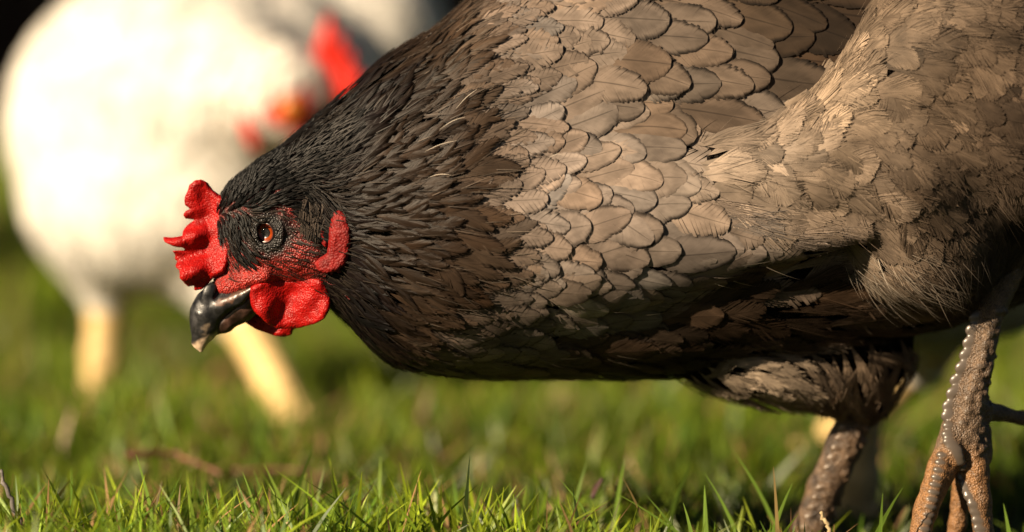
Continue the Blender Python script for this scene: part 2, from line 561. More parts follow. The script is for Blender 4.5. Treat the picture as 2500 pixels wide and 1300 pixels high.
def simple_noise_mat(name, a, b, scale, rough=0.9, bd=0.002, stretch=None):
    m, nt, p, out = newmat(name)
    pos = geo_pos(nt)
    if stretch:
        mp = nd(nt, "Mapping"); mp.inputs["Scale"].default_value = stretch
        nt.links.new(pos, mp.inputs[0]); pos = mp.outputs[0]
    n1 = noise(nt, pos, scale, 6, 0.65)
    nt.links.new(mixcol(nt, maprange(nt, n1, 0.3, 0.7, 0, 1), (*a, 1), (*b, 1)), p.inputs["Base Color"])
    p.inputs["Roughness"].default_value = rough
    bump(nt, n1, bd, p, 0.8)
    return m
MAT_SOIL = simple_noise_mat("soil_and_thatch", (0.012, 0.014, 0.004), (0.032, 0.03, 0.010), 60)
MAT_DIRT = simple_noise_mat("shed_dirt", (0.02, 0.012, 0.006), (0.035, 0.02, 0.01), 12)
MAT_WOOD = simple_noise_mat("dark_shed_wood", (0.025, 0.011, 0.005), (0.045, 0.02, 0.009), 8, 0.8, 0.002, (1, 1, 0.1))
MAT_STRAW = simple_noise_mat("dry_straw", (0.30, 0.22, 0.11), (0.45, 0.35, 0.20), 200, 0.7, 0.0004)
MAT_TWIG = simple_noise_mat("grey_twig", (0.16, 0.14, 0.13), (0.07, 0.06, 0.055), 300, 0.7, 0.0004)
MAT_LEAF = simple_noise_mat("dead_leaf", (0.18, 0.075, 0.04), (0.10, 0.035, 0.02), 90, 0.6, 0.0006)
MAT_RUST = simple_noise_mat("red_brown_leaf", (0.05, 0.012, 0.008), (0.025, 0.006, 0.004), 200, 0.6, 0.0005)

# ------------------------------------------------------------------ ground and grass
def sheet(name, x0, x1, y0, y1, z, mat, n=2):
    V = np.array([(x0, y0, z), (x1, y0, z), (x1, y1, z), (x0, y1, z)], float)
    return make_mesh(name, V, np.array([[0, 1, 2, 3]]), mat)
tag(sheet("ground", -60, 60, -20, 120, 0.0, MAT_SOIL), kind="structure")

def blades(base, H, Wd, lean_az, lean, curve, col, M=4):
    n = len(base)
    V = np.empty((n, M + 1, 2, 3))
    d = np.stack([np.cos(lean_az), np.sin(lean_az), np.zeros(n)], -1)
    face = R.uniform(0, math.pi, n); w_dir = np.stack([np.cos(face), np.sin(face), np.zeros(n)], -1)
    for k in range(M + 1):
        s = k / M
        c = base + np.array([0, 0, 1.0]) * (H * (s - 0.25 * curve * s * s))[:, None] + d * (H * (lean * s + curve * s * s))[:, None]
        w = (Wd * (0.75 + 0.5 * s) * (1 - s ** 2.2) * 0.5 + 0.00006)[:, None]
        V[:, k, 0] = c - w_dir * w; V[:, k, 1] = c + w_dir * w
    nv = 2 * (M + 1)
    b = (np.arange(n) * nv)[:, None]; k = np.arange(M)[None] * 2
    Q = np.stack([b + k, b + k + 1, b + k + 3, b + k + 2], -1).reshape(-1, 4)
    s = np.tile(np.repeat(np.arange(M + 1) / M, 2), n)
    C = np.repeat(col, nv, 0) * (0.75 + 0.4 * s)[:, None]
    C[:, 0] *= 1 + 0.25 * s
    U = np.stack([np.tile([0, 1.0], n * (M + 1)), s, np.repeat(R.uniform(0, 1, n), nv)], -1)
    return V.reshape(-1, 3), Q, np.concatenate([C, np.ones((len(C), 1))], 1), U

def scatter(n, y0, y1, margin):
    """even spread over the wedge of lawn in front of the lens, between two distances"""
    D0, D1 = CAM_D + y0, CAM_D + y1
    D = np.sqrt(R.uniform(0, 1, n) * (D1 ** 2 - D0 ** 2) + D0 ** 2)
    hw = 1250 * S / CAM_D
    return np.stack([R.uniform(-1, 1, n) * (D * hw + margin), D - CAM_D, np.zeros(n)], -1)

def lawn():
    VV, QQ, CC, UU = [], [], [], []; o = 0
    for n, y0, y1, mg, hs, ws in ((27000, -0.22, 0.22, 0.14, 0.020, 0.0019), (52000, 0.22, 1.0, 0.24, 0.023, 0.0026), (44000, 1.0, 2.6, 0.5, 0.032, 0.0040), (18000, 2.6, 5.2, 0.5, 0.036, 0.006)):
        b = scatter(n, y0, y1, mg)
        q = b * np.array([1, 1, 0.0])
        clump = vnoise(q, 0.05, 70); big = vnoise(q, 0.16, 71)
        keep = R.uniform(-1, 1, n) < clump * 1.2 + big * 1.1 + 0.12
        b = b[keep]; clump = clump[keep]; big = big[keep]; n = len(b)
        H = hs * np.exp(np.clip(R.normal(0, .30, n), -.7, .42)) * (1 + 0.45 * big + 0.3 * clump)
        Wd = ws * R.uniform(.6, 1.35, n)
        az = R.uniform(0, 2 * math.pi, n); lean = np.abs(R.normal(0, .35, n)); cur = np.abs(R.normal(0, .4, n))
        g = np.array([0.086, 0.158, 0.013]) * np.exp(R.normal(0, .32, (n, 1)) + .5 * big[:, None])
        yl = R.uniform(0, 1, (n, 1)) + 0.25 * vnoise(b, 0.09, 72)[:, None]
        g = g * np.where(yl > .55, np.array([1.4, 1.2, .8]), 1.0)
        g = g * np.where(yl < .12, np.array([.6, .75, .9]), 1.0)
        dry = R.uniform(0, 1, n) < 0.09
        g[dry] = np.array([0.30, 0.21, 0.10]) * R.uniform(.7, 1.2, (dry.sum(), 1))
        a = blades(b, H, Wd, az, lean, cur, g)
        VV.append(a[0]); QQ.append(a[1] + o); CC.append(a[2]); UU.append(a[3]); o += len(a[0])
    # the taller single blades that stand out of the sharp strip, tip (x, y) and base x in photo pixels, at their own distance
    tall = [(225, 1185, 250, -.02, 0), (290, 1190, 293, -.02, 0), (332, 1110, 368, -.01, 0), (145, 1248, 180, -.02, 1), (440, 1184, 436, -.015, 2), (395, 1175, 375, 0.01, 2), (592, 1152, 625, -.02, 0), (620, 1150, 655, .02, 0),
            (772, 1073, 712, .03, 0), (822, 1170, 820, .015, 0), (130, 1268, 150, -.02, 1), (490, 1220, 380, -.02, 0), (600, 1245, 560, -.02, 0), (1147, 1112, 1135, -.03, 3), (1180, 1175, 1160, -.01, 0), (1195, 1240, 1170, -.025, 3),
            (1367, 1170, 1440, -.02, 0), (1487, 1195, 1610, -.02, 0), (1518, 1163, 1565, -.02, 1), (1398, 1188, 1412, -.02, 3), (1578, 1210, 1630, -.02, 0), (1720, 1155, 1780, 0, 0), (1525, 1120, 1500, .04, 0), (1432, 1130, 1400, .04, 0),
            (1690, 1122, 1640, .05, 0), (1790, 1100, 1880, .03, 0), (1888, 1140, 1895, -.01, 1), (1668, 1228, 1680, -.02, 0), (1720, 1185, 1722, 0, 0), (1935, 1180, 1900, 0, 0), (2155, 1205, 2150, -.03, 0), (2205, 1190, 2160, -.02, 0), (2450, 1230, 2460, -.04, 0), (1050, 1130, 1080, .04, 0)]
    cols = {0: (.14, .23, .03), 1: (.24, .17, .06), 2: (.30, .23, .14), 3: (.035, .06, .012)}
    for tx, ty, bx, y, k in tall:
        u = S * (CAM_D + y) / CAM_D
        tip = np.array([(tx - 1250) * u, y, CAM_H - (ty - HOR) * u]); by = HOR + CAM_H / u
        bxx = tx + (bx - tx) * (by - ty) / max(60, 1300 - ty)
        base = np.array([(bxx - 1250) * u, y, 0.0])
        M = 7; mid = (tip * 0.45 + base * 0.55) + np.array([(tip[0] - base[0]) * -0.25 + R.normal(0, .0006), 0, 0.002])
        w0 = R.uniform(.0013, .0020)
        fa = R.uniform(-.5, .5); wd = np.array([math.cos(fa), math.sin(fa), 0])
        V = []
        for j in range(M + 1):
            s = j / M
            c = base * (1 - s) ** 2 + 2 * mid * s * (1 - s) + tip * s * s
            w = w0 * (1 - s ** 2.5) * 0.6 + 0.00008
            V += [c - wd * w, c + wd * w]
        V = np.array(V); Q = np.array([[2 * j, 2 * j + 1, 2 * j + 3, 2 * j + 2] for j in range(M)])
        C = np.tile([*cols[k], 1], (len(V), 1)) * np.array([R.uniform(.85, 1.2)] * 3 + [1]); s = np.repeat(np.arange(M + 1) / M, 2)
        VV.append(V); QQ.append(Q + o); CC.append(C); UU.append(np.stack([np.tile([0, 1.0], M + 1), s, np.full(len(V), R.uniform())], -1)); o += len(V)
    return tag(make_mesh("grass", np.concatenate(VV), np.concatenate(QQ), MAT_GRASS, attrs={"col": np.concatenate(CC), "fuv": np.concatenate(UU)}), kind="stuff",
               label="short sunlit green lawn grass with a few dry blades", cat="grass")
lawn()

def shrub(name, c, rx, h, label):
    root = empty(name, (c[0], c[1], 0), label, "shrub")
    V, Q = [], []; k = 0
    for b in range(9):                                              # stems
        a = 2 * math.pi * b / 9; tip = np.array([c[0] + math.cos(a) * rx * .6, c[1] + math.sin(a) * rx * .6, h * R.uniform(.5, .85)])
        base = np.array([c[0] + math.cos(a) * .04, c[1] + math.sin(a) * .04, 0.0])
        for j in range(6):
            s = j / 5; p = base * (1 - s) + tip * s + np.array([0, 0, .12 * math.sin(math.pi * s)]); r = .018 * (1 - .8 * s)
            for q in range(6): V.append((p[0] + r * math.cos(q * 1.047), p[1] + r * math.sin(q * 1.047), p[2]))
        for j in range(5):
            for q in range(6): Q.append([k + j * 6 + q, k + j * 6 + (q + 1) % 6, k + (j + 1) * 6 + (q + 1) % 6, k + (j + 1) * 6 + q])
        k = len(V)
    make_mesh("trunk", np.array(V), np.array(Q), MAT_TWIG, root)
    n = 5200
    d = norm(R.normal(0, 1, (n, 3))); rr = R.uniform(.25, 1, n) ** .5
    p = np.array([c[0], c[1], h * .55]) + d * rr[:, None] * np.array([rx, rx, h * .48]) * (1 + .25 * vnoise(d, .5, 90))[:, None]
    p = p[vnoise(p, .16, 91) > -.35]; n = len(p)
    a = norm(R.normal(0, 1, (n, 3))); b = norm(np.cross(a, R.normal(0, 1, (n, 3)))); s = R.uniform(.022, .045, (n, 1))
    LV = np.stack([p - a * s, p + b * s * .45, p + a * s, p - b * s * .45], 1).reshape(-1, 3)
    LQ = (np.arange(n) * 4)[:, None] + np.arange(4)[None]
    C = np.repeat(np.array([.05, .085, .02]) * np.exp(R.normal(0, .25, (n, 1))), 4, 0)
    make_mesh("crown", LV, LQ, MAT_GRASS, root, attrs={"col": np.concatenate([C, np.ones((len(C), 1))], 1), "fuv": np.repeat(R.uniform(0, 1, (n, 3)), 4, 0)})
shrub("shrub", (-1.78, .68), .58, 1.35, "leafy shrub out of view, added to shade the lawn behind the white hen")  # stands outside the frame on the left, added for its shadow

def at(px, py, y):
    u = S * (CAM_D + y) / CAM_D
    return np.array([(px - 1250) * u, y, CAM_H - (py - HOR) * u])

def stick(name, pts, rad, mat, label, cat, group=None, sides=7):
    """a tapering, slightly knobbly stalk through the points"""
    pts = np.array(pts, float); k = 14
    t = np.linspace(0, len(pts) - 1, k); i = np.minimum(t.astype(int), len(pts) - 2); f = (t - i)[:, None]
    c = pts[i] * (1 - f) + pts[i + 1] * f
    c[1:-1] += R.normal(0, rad * .35, (k - 2, 3))
    tan = norm(np.gradient(c, axis=0)); a = norm(np.cross(tan, [0.2, 1, 0.1])); b = np.cross(tan, a)
    V = []
    for j in range(k):
        r = rad * (1 - .45 * j / k) * R.uniform(.85, 1.15)
        for s in range(sides):
            an = 2 * math.pi * s / sides
            V.append(c[j] + (a[j] * math.cos(an) + b[j] * math.sin(an)) * r)
    Q = [[j * sides + s, j * sides + (s + 1) % sides, (j + 1) * sides + (s + 1) % sides, (j + 1) * sides + s] for j in range(k - 1) for s in range(sides)]
    n = len(V); V += [c[0], c[-1]]
    T = [[n, (s + 1) % sides, s] for s in range(sides)] + [[n + 1, (k - 1) * sides + s, (k - 1) * sides + (s + 1) % sides] for s in range(sides)]
    return tag(make_mesh(name, np.array(V), [np.array(Q), np.array(T)], mat), label, cat, group)

stick("twig", [at(58, 1330, -.02), at(35, 1240, -.02), at(14, 1190, -.02), at(2, 1148, -.02)], .0011, MAT_TWIG, "thin dark grey twig standing up at the left edge of the lawn", "twig")
stick("straw", [at(310, 1110, .16), at(420, 1105, .17), at(480, 1130, .16), at(540, 1160, .15)], .0014, MAT_LEAF, "blurred dry stalk lying in the grass below the dark beak", "straw")
stick("straw", [at(570, 1150, .2), at(680, 1145, .2), at(800, 1165, .19)], .0011, MAT_LEAF, "blurred thin brown stalk lying right of the thicker dry one", "straw")
stick("straw", [at(2040, 1330, -.03), at(2020, 1280, -.03), at(2003, 1250, -.03)], .0010, MAT_STRAW, "short pale broken straw beside the far foot of the grey-brown hen", "straw")
stick("straw", [at(735, 1320, -.03), at(700, 1275, -.03)], .0009, MAT_STRAW, "short pale straw stub in the grass at the bottom edge", "straw")

def leaf(name, c, L, W, yaw, tilt, roll, mat, label):
    V, Q = [], []; n, m = 9, 5
    cz, sz = math.cos(yaw), math.sin(yaw); ct, st = math.cos(tilt), math.sin(tilt)
    for side in (0, 1):
        for i in range(n):
            s = i / (n - 1)
            for j in range(m):
                t = (j / (m - 1) - .5) * 2
                x = (s - .5) * L; y = t * W * math.sin(math.pi * min(1, max(.03, s * .97 + .015))) ** .8
                z = .25 * W * t * t * 2 + .08 * L * math.sin(3 * s + roll) - side * .0004
                x2, z2 = x * ct - z * st, x * st + z * ct
                V.append((c[0] + x2 * cz - y * sz, c[1] + x2 * sz + y * cz, c[2] + z2))
    for side in (0, 1):
        for i in range(n - 1):
            for j in range(m - 1):
                a = side * n * m + i * m + j; q = [a, a + 1, a + m + 1, a + m]
                Q.append(q if side == 0 else q[::-1])
    rim = [i * m for i in range(n)] + [(n - 1) * m + j for j in range(1, m)] + [i * m + m - 1 for i in range(n - 2, -1, -1)] + [j for j in range(m - 2, 0, -1)]
    for a, b in zip(rim, rim[1:] + rim[:1]): Q.append([a, b, b + n * m, a + n * m])
    return tag(make_mesh(name, np.array(V), np.array(Q), mat), label, "leaf")
leaf("dead_leaf", at(575, 930, .66), .034, .011, .3, .5, .4, MAT_LEAF, "blurred reddish brown dead leaf between the white hen's legs")
leaf("dead_leaf", at(1463, 1195, .05), .009, .0022, .4, 1.1, .4, MAT_RUST, "small dark red-brown leaf scrap upright in the grass under the belly")
leaf("dead_leaf", at(1380, 985, .5), .020, .009, .9, .6, 1.0, MAT_STRAW, "blurred pale tan leaf in the grass behind the belly")
leaf("dead_leaf", at(1045, 985, .5), .026, .010, .2, .4, 2.0, MAT_LEAF, "blurred pinkish brown leaf in the grass behind the throat")

# ------------------------------------------------------------------ open shelter far behind: only its dark foot shows
def box(V, Q, x0, x1, y0, y1, z0, z1):
    b = len(V)
    V += [(x, y, z) for z in (z0, z1) for y in (y0, y1) for x in (x0, x1)]
    for q in ((0, 2, 3, 1), (4, 5, 7, 6), (0, 1, 5, 4), (2, 6, 7, 3), (0, 4, 6, 2), (1, 3, 7, 5)): Q.append([b + i for i in q])
SHY = 4.6
shed = empty("open_shelter", (0, SHY, 0), "dark brown open timber shelter in deep shade behind the lawn", "shelter")
def shed_part(name, boxes, mat):
    V, Q = [], []
    for bx in boxes: box(V, Q, *bx)
    return make_mesh(name, np.array(V), np.array(Q), mat, shed, smooth=False)
shed_part("back_wall", [(-4 + i * .16, -4 + i * .16 + .155, SHY + 3.0 + (i % 3) * .004, SHY + 3.03 + (i % 3) * .004, 0.003, 1.6) for i in range(50)], MAT_WOOD)
shed_part("side_wall", [(-4.05, -4.003, SHY, SHY + 3.0, 0.003, 1.5)], MAT_WOOD)
shed_part("side_wall", [(4.003, 4.05, SHY, SHY + 3.0, 0.003, 1.5)], MAT_WOOD)
shed_part("roof", [(-4.3, 4.3, SHY - .5, SHY + 3.3, 1.603, 1.66)], MAT_WOOD)  # unseen roof, made deep to keep the sun off the back wall
shed_part("floor", [(-4.0, 4.0, SHY + .1, SHY + 2.99, 0.002, 0.02)], MAT_DIRT)
for x in (-2.6, 2.6): shed_part("post", [(x, x + .1, SHY, SHY + .1, 0.003, 1.6)], MAT_WOOD)
# ------------------------------------------------------------------ the grey-brown hen
FR = Frame(0.0)
hen = empty("hen", FR.w(np.array([2100, 1420, 180])), "grey-brown hen with a dark head and red comb bending down to the grass", "hen")

def hermite(xs, ys, x):
    xs = np.asarray(xs, float); ys = np.asarray(ys, float)
    m = np.gradient(ys, xs)
    x = np.clip(x, xs[0], xs[-1]); i = np.clip(np.searchsorted(xs, x) - 1, 0, len(xs) - 2)
    h = xs[i + 1] - xs[i]; t = (x - xs[i]) / h
    return ((2 * t**3 - 3 * t**2 + 1) * ys[i] + (t**3 - 2 * t**2 + t) * h * m[i]
            + (-2 * t**3 + 3 * t**2) * ys[i + 1] + (t**3 - t**2) * h * m[i + 1])

# x, top, bottom, middle depth, half width
SL = np.array([
    (640, 395, 670, 0, 92), (700, 352, 680, 4, 98), (760, 300, 708, 12, 112), (840, 229, 768, 34, 145), (900, 178, 832, 62, 192),
    (960, 138, 872, 100, 245), (1050, 88, 898, 160, 320), (1150, 6, 912, 220, 385), (1300, -90, 914, 280, 415),
    (1500, -140, 912, 320, 430), (1700, -150, 900, 330, 425), (1900, -140, 872, 330, 410), (2100, -130, 840, 330, 390),
    (2300, -120, 790, 330, 380), (2500, -120, 720, 330, 360), (2700, -150, 600, 330, 320), (2900, -210, 430, 330, 180), (3000, -240, 300, 330, 90)], float)
kk = np.array([FR.depth(d) for d in SL[:, 3]])
SLX = 1250 + (SL[:, 0] - 1250) * kk
SLT = HOR + (SL[:, 1] - HOR) * kk; SLB = HOR + (SL[:, 2] - HOR) * kk
_gx = np.linspace(SLX[0], SLX[-1], 600)
_gt, _gb, _gc, _gw = (hermite(SLX, q, _gx) for q in (SLT, SLB, SL[:, 3], SL[:, 4]))

def F_slices(P):
    x = P[..., 0]
    t = np.interp(x, _gx, _gt); b = np.interp(x, _gx, _gb); c = np.interp(x, _gx, _gc); w = np.interp(x, _gx, _gw)
    zc = (t + b) / 2; a = (b - t) / 2
    q1 = (P[..., 1] - zc) / a; q2 = (P[..., 2] - c) / w
    k0 = (np.abs(q1) ** 2.7 + np.abs(q2) ** 2.7) ** (1 / 2.7); k1 = np.sqrt((q1 / a) ** 2 + (q2 / w) ** 2)
    f = np.where(k0 > 1e-4, k0 * (k0 - 1) / np.maximum(k1, 1e-9), -np.minimum(a, w)) * 0.93
    f = smax(f, SLX[0] - x, 30)
    return smax(f, x - SLX[-1], 60)

def F_flank(P):
    c = np.array([1400.0, 545.0, 150.0]); r = np.array([560.0, 292.0, 350.0])
    d = np.abs((P - c) / r)
    right = P[..., 0] > c[0]
    e = np.where(right, 1.45, 2.0)
    q = (d[..., 0] ** e + (d[..., 1] ** e)) ** (1 / e)
    k0 = np.sqrt(q * q + d[..., 2] ** 2)
    return smin((k0 - 1) * 300.0 * 0.8, cone(P, (1580, 520, -5), (2090, 545, -152), 232, 24, 1.3), 50)

THIGH_C = np.array([2465.0, 190.0, 80.0])
def F_thigh(P):
    f = rot_ell(P, THIGH_C, (405, 400, 345), -14)
    g = rot_ell(P, (2240, 560, 60), (230, 190, 215), 25)
    h = cone(P, (2010, 345, -100), (2390, 30, -105), 100, 128)
    h2 = cone(P, (1800, 415, -85), (2200, 420, -120), 88, 120)
    return smin(smin(smin(f, h, 110), h2, 110), g, 110)

def F_farthigh(P):
    f = smin(rot_ell(P, FR.tr(1990, 820, 310), (250, 155, 180), 15), cone(P, FR.tr(2105, 820, 300), FR.tr(2105, 965, 300), 118, 56), 60)
    return smin(f, rot_ell(P, FR.tr(1790, 872, 260), (255, 92, 150), 12), 100)

def F_head(P):
    f = ell(P, (660, 535, 0), (128, 128, 100))
    f = smin(f, cone(P, (650, 590, 0), (560, 690, 0), 88, 40, 1.1), 45)
    f = smin(f, ell(P, (740, 610, -8), (75, 66, 92)), 40)
    f = smin(f, cone(P, (610, 500, -52), (690, 490, -66), 34, 34), 30)      # brow
    f = smin(f, cone(P, (610, 500, 52), (690, 490, 66), 34, 34), 30)
    return f

def F_trunk(P):
    return smin(smin(F_slices(P), F_head(P), 50), F_flank(P), 24 + 90 * (1 - smooth01(P[..., 0], 1050, 1450)))
def F_tt(P): return smin(F_trunk(P), F_thigh(P), 40)
def F_all(P):
    return np.minimum(F_tt(P), F_farthigh(P))

def surf_D(F, x, y, d0=-420.0):
    p = np.array([x, y, d0], float)
    for _ in range(200):
        f = float(F(p[None])[0])
        if f < 0.2: break
        p[2] += max(0.3, f * 0.6)
        if p[2] > 600: break
    return p[2]

# ---- eye placement
EX, EY = 651.0, 564.0
ED = surf_D(F_head, EX, EY)
EAX = norm(np.array([-0.42, 0.06, -0.90]))
EC = np.array([EX, EY, ED]) - EAX * 25
def F_headfull(P):
    f = smin(F_head(P), F_slices(P), 50)
    for sg in (1, -1):       # bare skin that runs down to the beak and its mouth line
        f = smin(f, chain(P, [((566, 694, -14 * sg), 30), ((604, 678, -38 * sg), 27), ((650, 664, -56 * sg), 26)], 1, 10), 16)
    for sgn in (1, -1):
        Pm = P * np.array([1, 1, sgn])
        d = Pm - EC
        f = smax(f, -(np.linalg.norm(d, axis=-1) - 37), 8)
        h = d @ EAX; rad = np.linalg.norm(d - h[..., None] * EAX, axis=-1)
        for rr, hh, tt in ((33.5, 20, 7.5), (44, 17, 6.5)):
            tor = np.sqrt((rad - rr) ** 2 + (h - hh) ** 2) - tt
            f = smin(f, tor, 5)
        # fold of skin above and behind the eye, and the ear hollow
        f = smin(f, chain(Pm, [((655, 512, ED + 4), 7), ((690, 525, ED - 3), 8), ((706, 560, ED - 3), 6)], 1, 5), 8)
    n = vnoise(P, 26, 3) * 2.2 + vnoise(P, 11, 5) * 1.4
    return f + n * smooth01(P[..., 0], 560, 600)

def in_poly(poly, x, y):
    poly = np.asarray(poly, float); c = np.zeros(np.shape(x), bool); j = len(poly) - 1
    for i in range(len(poly)):
        xi, yi = poly[i]; xj, yj = poly[j]
        m = ((yi > y) != (yj > y)) & (x < (xj - xi) * (y - yi) / (yj - yi + 1e-12) + xi)
        c ^= m; j = i
    return c

def poly_dist(poly, x, y):
    """signed distance to a closed polygon, positive inside"""
    poly = np.asarray(poly, float); d2 = np.full(np.shape(x), 1e12)
    for a, b in zip(poly, np.roll(poly, -1, 0)):
        e = b - a; l2 = max(e @ e, 1e-9)
        t = np.clip(((x - a[0]) * e[0] + (y - a[1]) * e[1]) / l2, 0, 1)
        d2 = np.minimum(d2, (x - a[0] - t * e[0]) ** 2 + (y - a[1] - t * e[1]) ** 2)
    return np.where(in_poly(poly, x, y), 1, -1) * np.sqrt(d2)

FACE = [(552, 560), (566, 640), (600, 628), (618, 606), (596, 566), (612, 527), (650, 503), (694, 505), (722, 545), (738, 582),
        (765, 575), (800, 560), (806, 640), (790, 664), (700, 700), (600, 735), (540, 720), (520, 640)]

# ---- legs
def leg_pts(rows): return [(np.array([x, y, d], float), r * .82) for x, y, d, r in rows]
NEAR_LEG = [leg_pts([(2470, 640, 60, 60), (2424, 760, 40, 42), (2388, 900, 36, 46), (2366, 985, 36, 56), (2352, 1070, 36, 62)]),
            leg_pts([(2340, 1060, 20, 50), (2296, 1150, -6, 42), (2258, 1240, -30, 35), (2236, 1320, -50, 31), (2205, 1400, -80, 26), (2180, 1418, -110, 14)]),
            leg_pts([(2364, 1070, 30, 54), (2384, 1150, 20, 41), (2394, 1230, 10, 33), (2404, 1320, 0, 30), (2410, 1395, -12, 26), (2412, 1420, -70, 14)]),
            leg_pts([(2360, 1090, 70, 46), (2362, 1180, 95, 32), (2352, 1290, 120, 26), (2330, 1410, 150, 22), (2300, 1420, 170, 14)]),
            leg_pts([(2405, 1010, 50, 34), (2450, 1016, 80, 23), (2510, 1032, 110, 20), (2570, 1060, 130, 10)]),
            leg_pts([(2398, 1060, 40, 34), (2408, 1120, 46, 26)])]
FD = 300.0
def FT(x, y, d=FD): return FR.tr(x, y, d)
def far_rows(rows): return [(FT(x, y, FD + dd), r * FR.depth(FD) * .80) for x, y, dd, r in rows]
FAR_LEG = [far_rows([(2150, 890, 10, 60), (2102, 985, 0, 50), (2062, 1085, 0, 54), (2016, 1190, 0, 54), (1976, 1290, 0, 50), (1945, 1350, -5, 50)]),
           far_rows([(1945, 1345, -10, 42), (1880, 1372, -60, 30), (1790, 1380, -110, 22)]),
           far_rows([(1950, 1350, 10, 42), (1860, 1372, 30, 28), (1780, 1380, 60, 20)]),
           far_rows([(1975, 1345, 20, 40), (2060, 1378, 60, 26), (2110, 1382, 90, 18)])]
def F_tubes(P, chains, k=14):
    f = None
    for ch in chains:
        g = chain(P, ch, 1, 12)
        f = g if f is None else smin(f, g, k)
    return f

SC_PX = [(1005, 325), (992, 382), (978, 440), (963, 495), (943, 552), (920, 610), (902, 668), (885, 725), (880, 778), (874, 820),
         (868, 858), (872, 890), (885, 918), (890, 945), (897, 970), (910, 998), (926, 1030), (935, 1058), (950, 1085), (958, 1112),
         (970, 1140), (985, 1172), (995, 1207), (1003, 1245), (1010, 1282), (1015, 1320)]
SC_MAIN = [(1850 + x / 1.857, 600 + y / 1.857) for x, y in SC_PX]
SC_TOE = [(2300 - i * 5.1, 1110 + i * 17.5) for i in range(14)]
def leg_near():
    tubes = lambda P: F_tubes(P, NEAR_LEG)
    sc = []
    for i, (x, y) in enumerate(SC_MAIN):
        big = 1.0 if i < 9 else 0.82
        d = surf_D(tubes, x, y)
        sc.append(((x, y, d + 1), (27 * big, 18.5 * big if i < 9 else 13, 9), -14 if i < 8 else 12))
    for i in range(11):                                             # second, smaller row beside the first
        x, y = 2432 - i * 8.2 + R.normal(0, 2), 762 + i * 27 + R.normal(0, 3)
        sc.append(((x, y, surf_D(tubes, x, y) + 3), (13, 12, 9), 0))
    for i in range(70):                                             # small round scales on the side
        y = R.uniform(755, 1120); xc = np.interp(y, [755, 900, 1000, 1120], [2448, 2412, 2404, 2395]); x = xc + R.uniform(-22, 18)
        r = R.uniform(6, 9.5)
        sc.append(((x, y, surf_D(tubes, x, y) + 2.5), (r, r * 0.9, 5.5), 0))
    for x, y in SC_TOE:
        sc.append(((x, y, surf_D(tubes, x, y) + 2), (18, 10, 10), 12))
    def F(P):
        f = tubes(P) + vnoise(P, 16, 9) * 1.8
        for c, r, dg in sc:
            m = (np.abs(P - np.array(c)) < 46).all(-1)
            if not m.any(): continue
            f[m] = smin(f[m], rot_ell(P[m], c, r, dg), 6)
        return f
    return F, tubes, sc

bv, bq, bc = [], [], []; off = 0
def add_body(V, Q, C):
    global off
    bv.append(V); bq.append(Q + off); bc.append(C); off += len(V)

# trunk (under the plumage)
V, Q = surfnets(lambda P: F_all(P) + 3, (760, -420, -330), (3060, 1080, 860), 15)
tv, tq = V, Q
add_body(V, Q, np.concatenate([np.tile([0.02, 0.016, 0.013], (len(V), 1)), np.full((len(V), 1), 2.0)], 1))
# head and upper neck skin
V, Q = surfnets(F_headfull, (480, 300, -150), (860, 790, 150), 3.4)
red = field([(560, 640, .85), (600, 700, 1.0), (660, 660, 1.0), (740, 650, .8), (780, 600, .4), (700, 600, .7), (720, 560, .4), (690, 525, .6),
             (650, 500, .2), (600, 560, .25), (580, 500, .05), (650, 420, 0), (760, 450, 0), (650, 620, .9), (800, 660, .4), (850, 500, 0), (700, 720, .9)], V)[:, 0]
red = np.clip(red + vnoise(V, 14, 21) * 0.28, 0, 1)[:, None]
colh = (1 - red) * np.array([0.018, 0.013, 0.011]) + red * np.array([0.36, 0.020, 0.014])
de = np.minimum(np.linalg.norm(V - EC, axis=1), np.linalg.norm(V * [1, 1, -1] - EC, axis=1))
bl = (1 - smooth01(de + vnoise(V, 9, 2) * 5, 52, 84))[:, None]
colh = colh * (1 - bl) + bl * np.array([0.010, 0.008, 0.008])
add_body(V, Q, np.concatenate([colh, np.ones((len(V), 1))], 1))
# near leg
FL, FLt, scl = leg_near()
V, Q = surfnets(FL, (2140, 640, -170), (2600, 1440, 220), 3.6)
skin_d = FLt(V)
tan = smooth01(V[:, 1] + vnoise(V, 40, 4) * 30, 1060, 1140)[:, None]
colL = np.array([0.15, 0.098, 0.062]) * (1 - tan) + np.array([0.25, 0.125, 0.05]) * tan
sca = smooth01(skin_d, 3.5, 7)[:, None]
colL = colL * (1 - sca) + np.array([0.085, 0.068, 0.055]) * sca
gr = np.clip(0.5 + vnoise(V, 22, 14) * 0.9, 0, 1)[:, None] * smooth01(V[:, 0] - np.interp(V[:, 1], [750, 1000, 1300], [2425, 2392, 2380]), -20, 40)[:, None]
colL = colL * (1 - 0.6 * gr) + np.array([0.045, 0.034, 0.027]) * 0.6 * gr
add_body(V, Q, np.concatenate([colL, 1 - sca], 1))
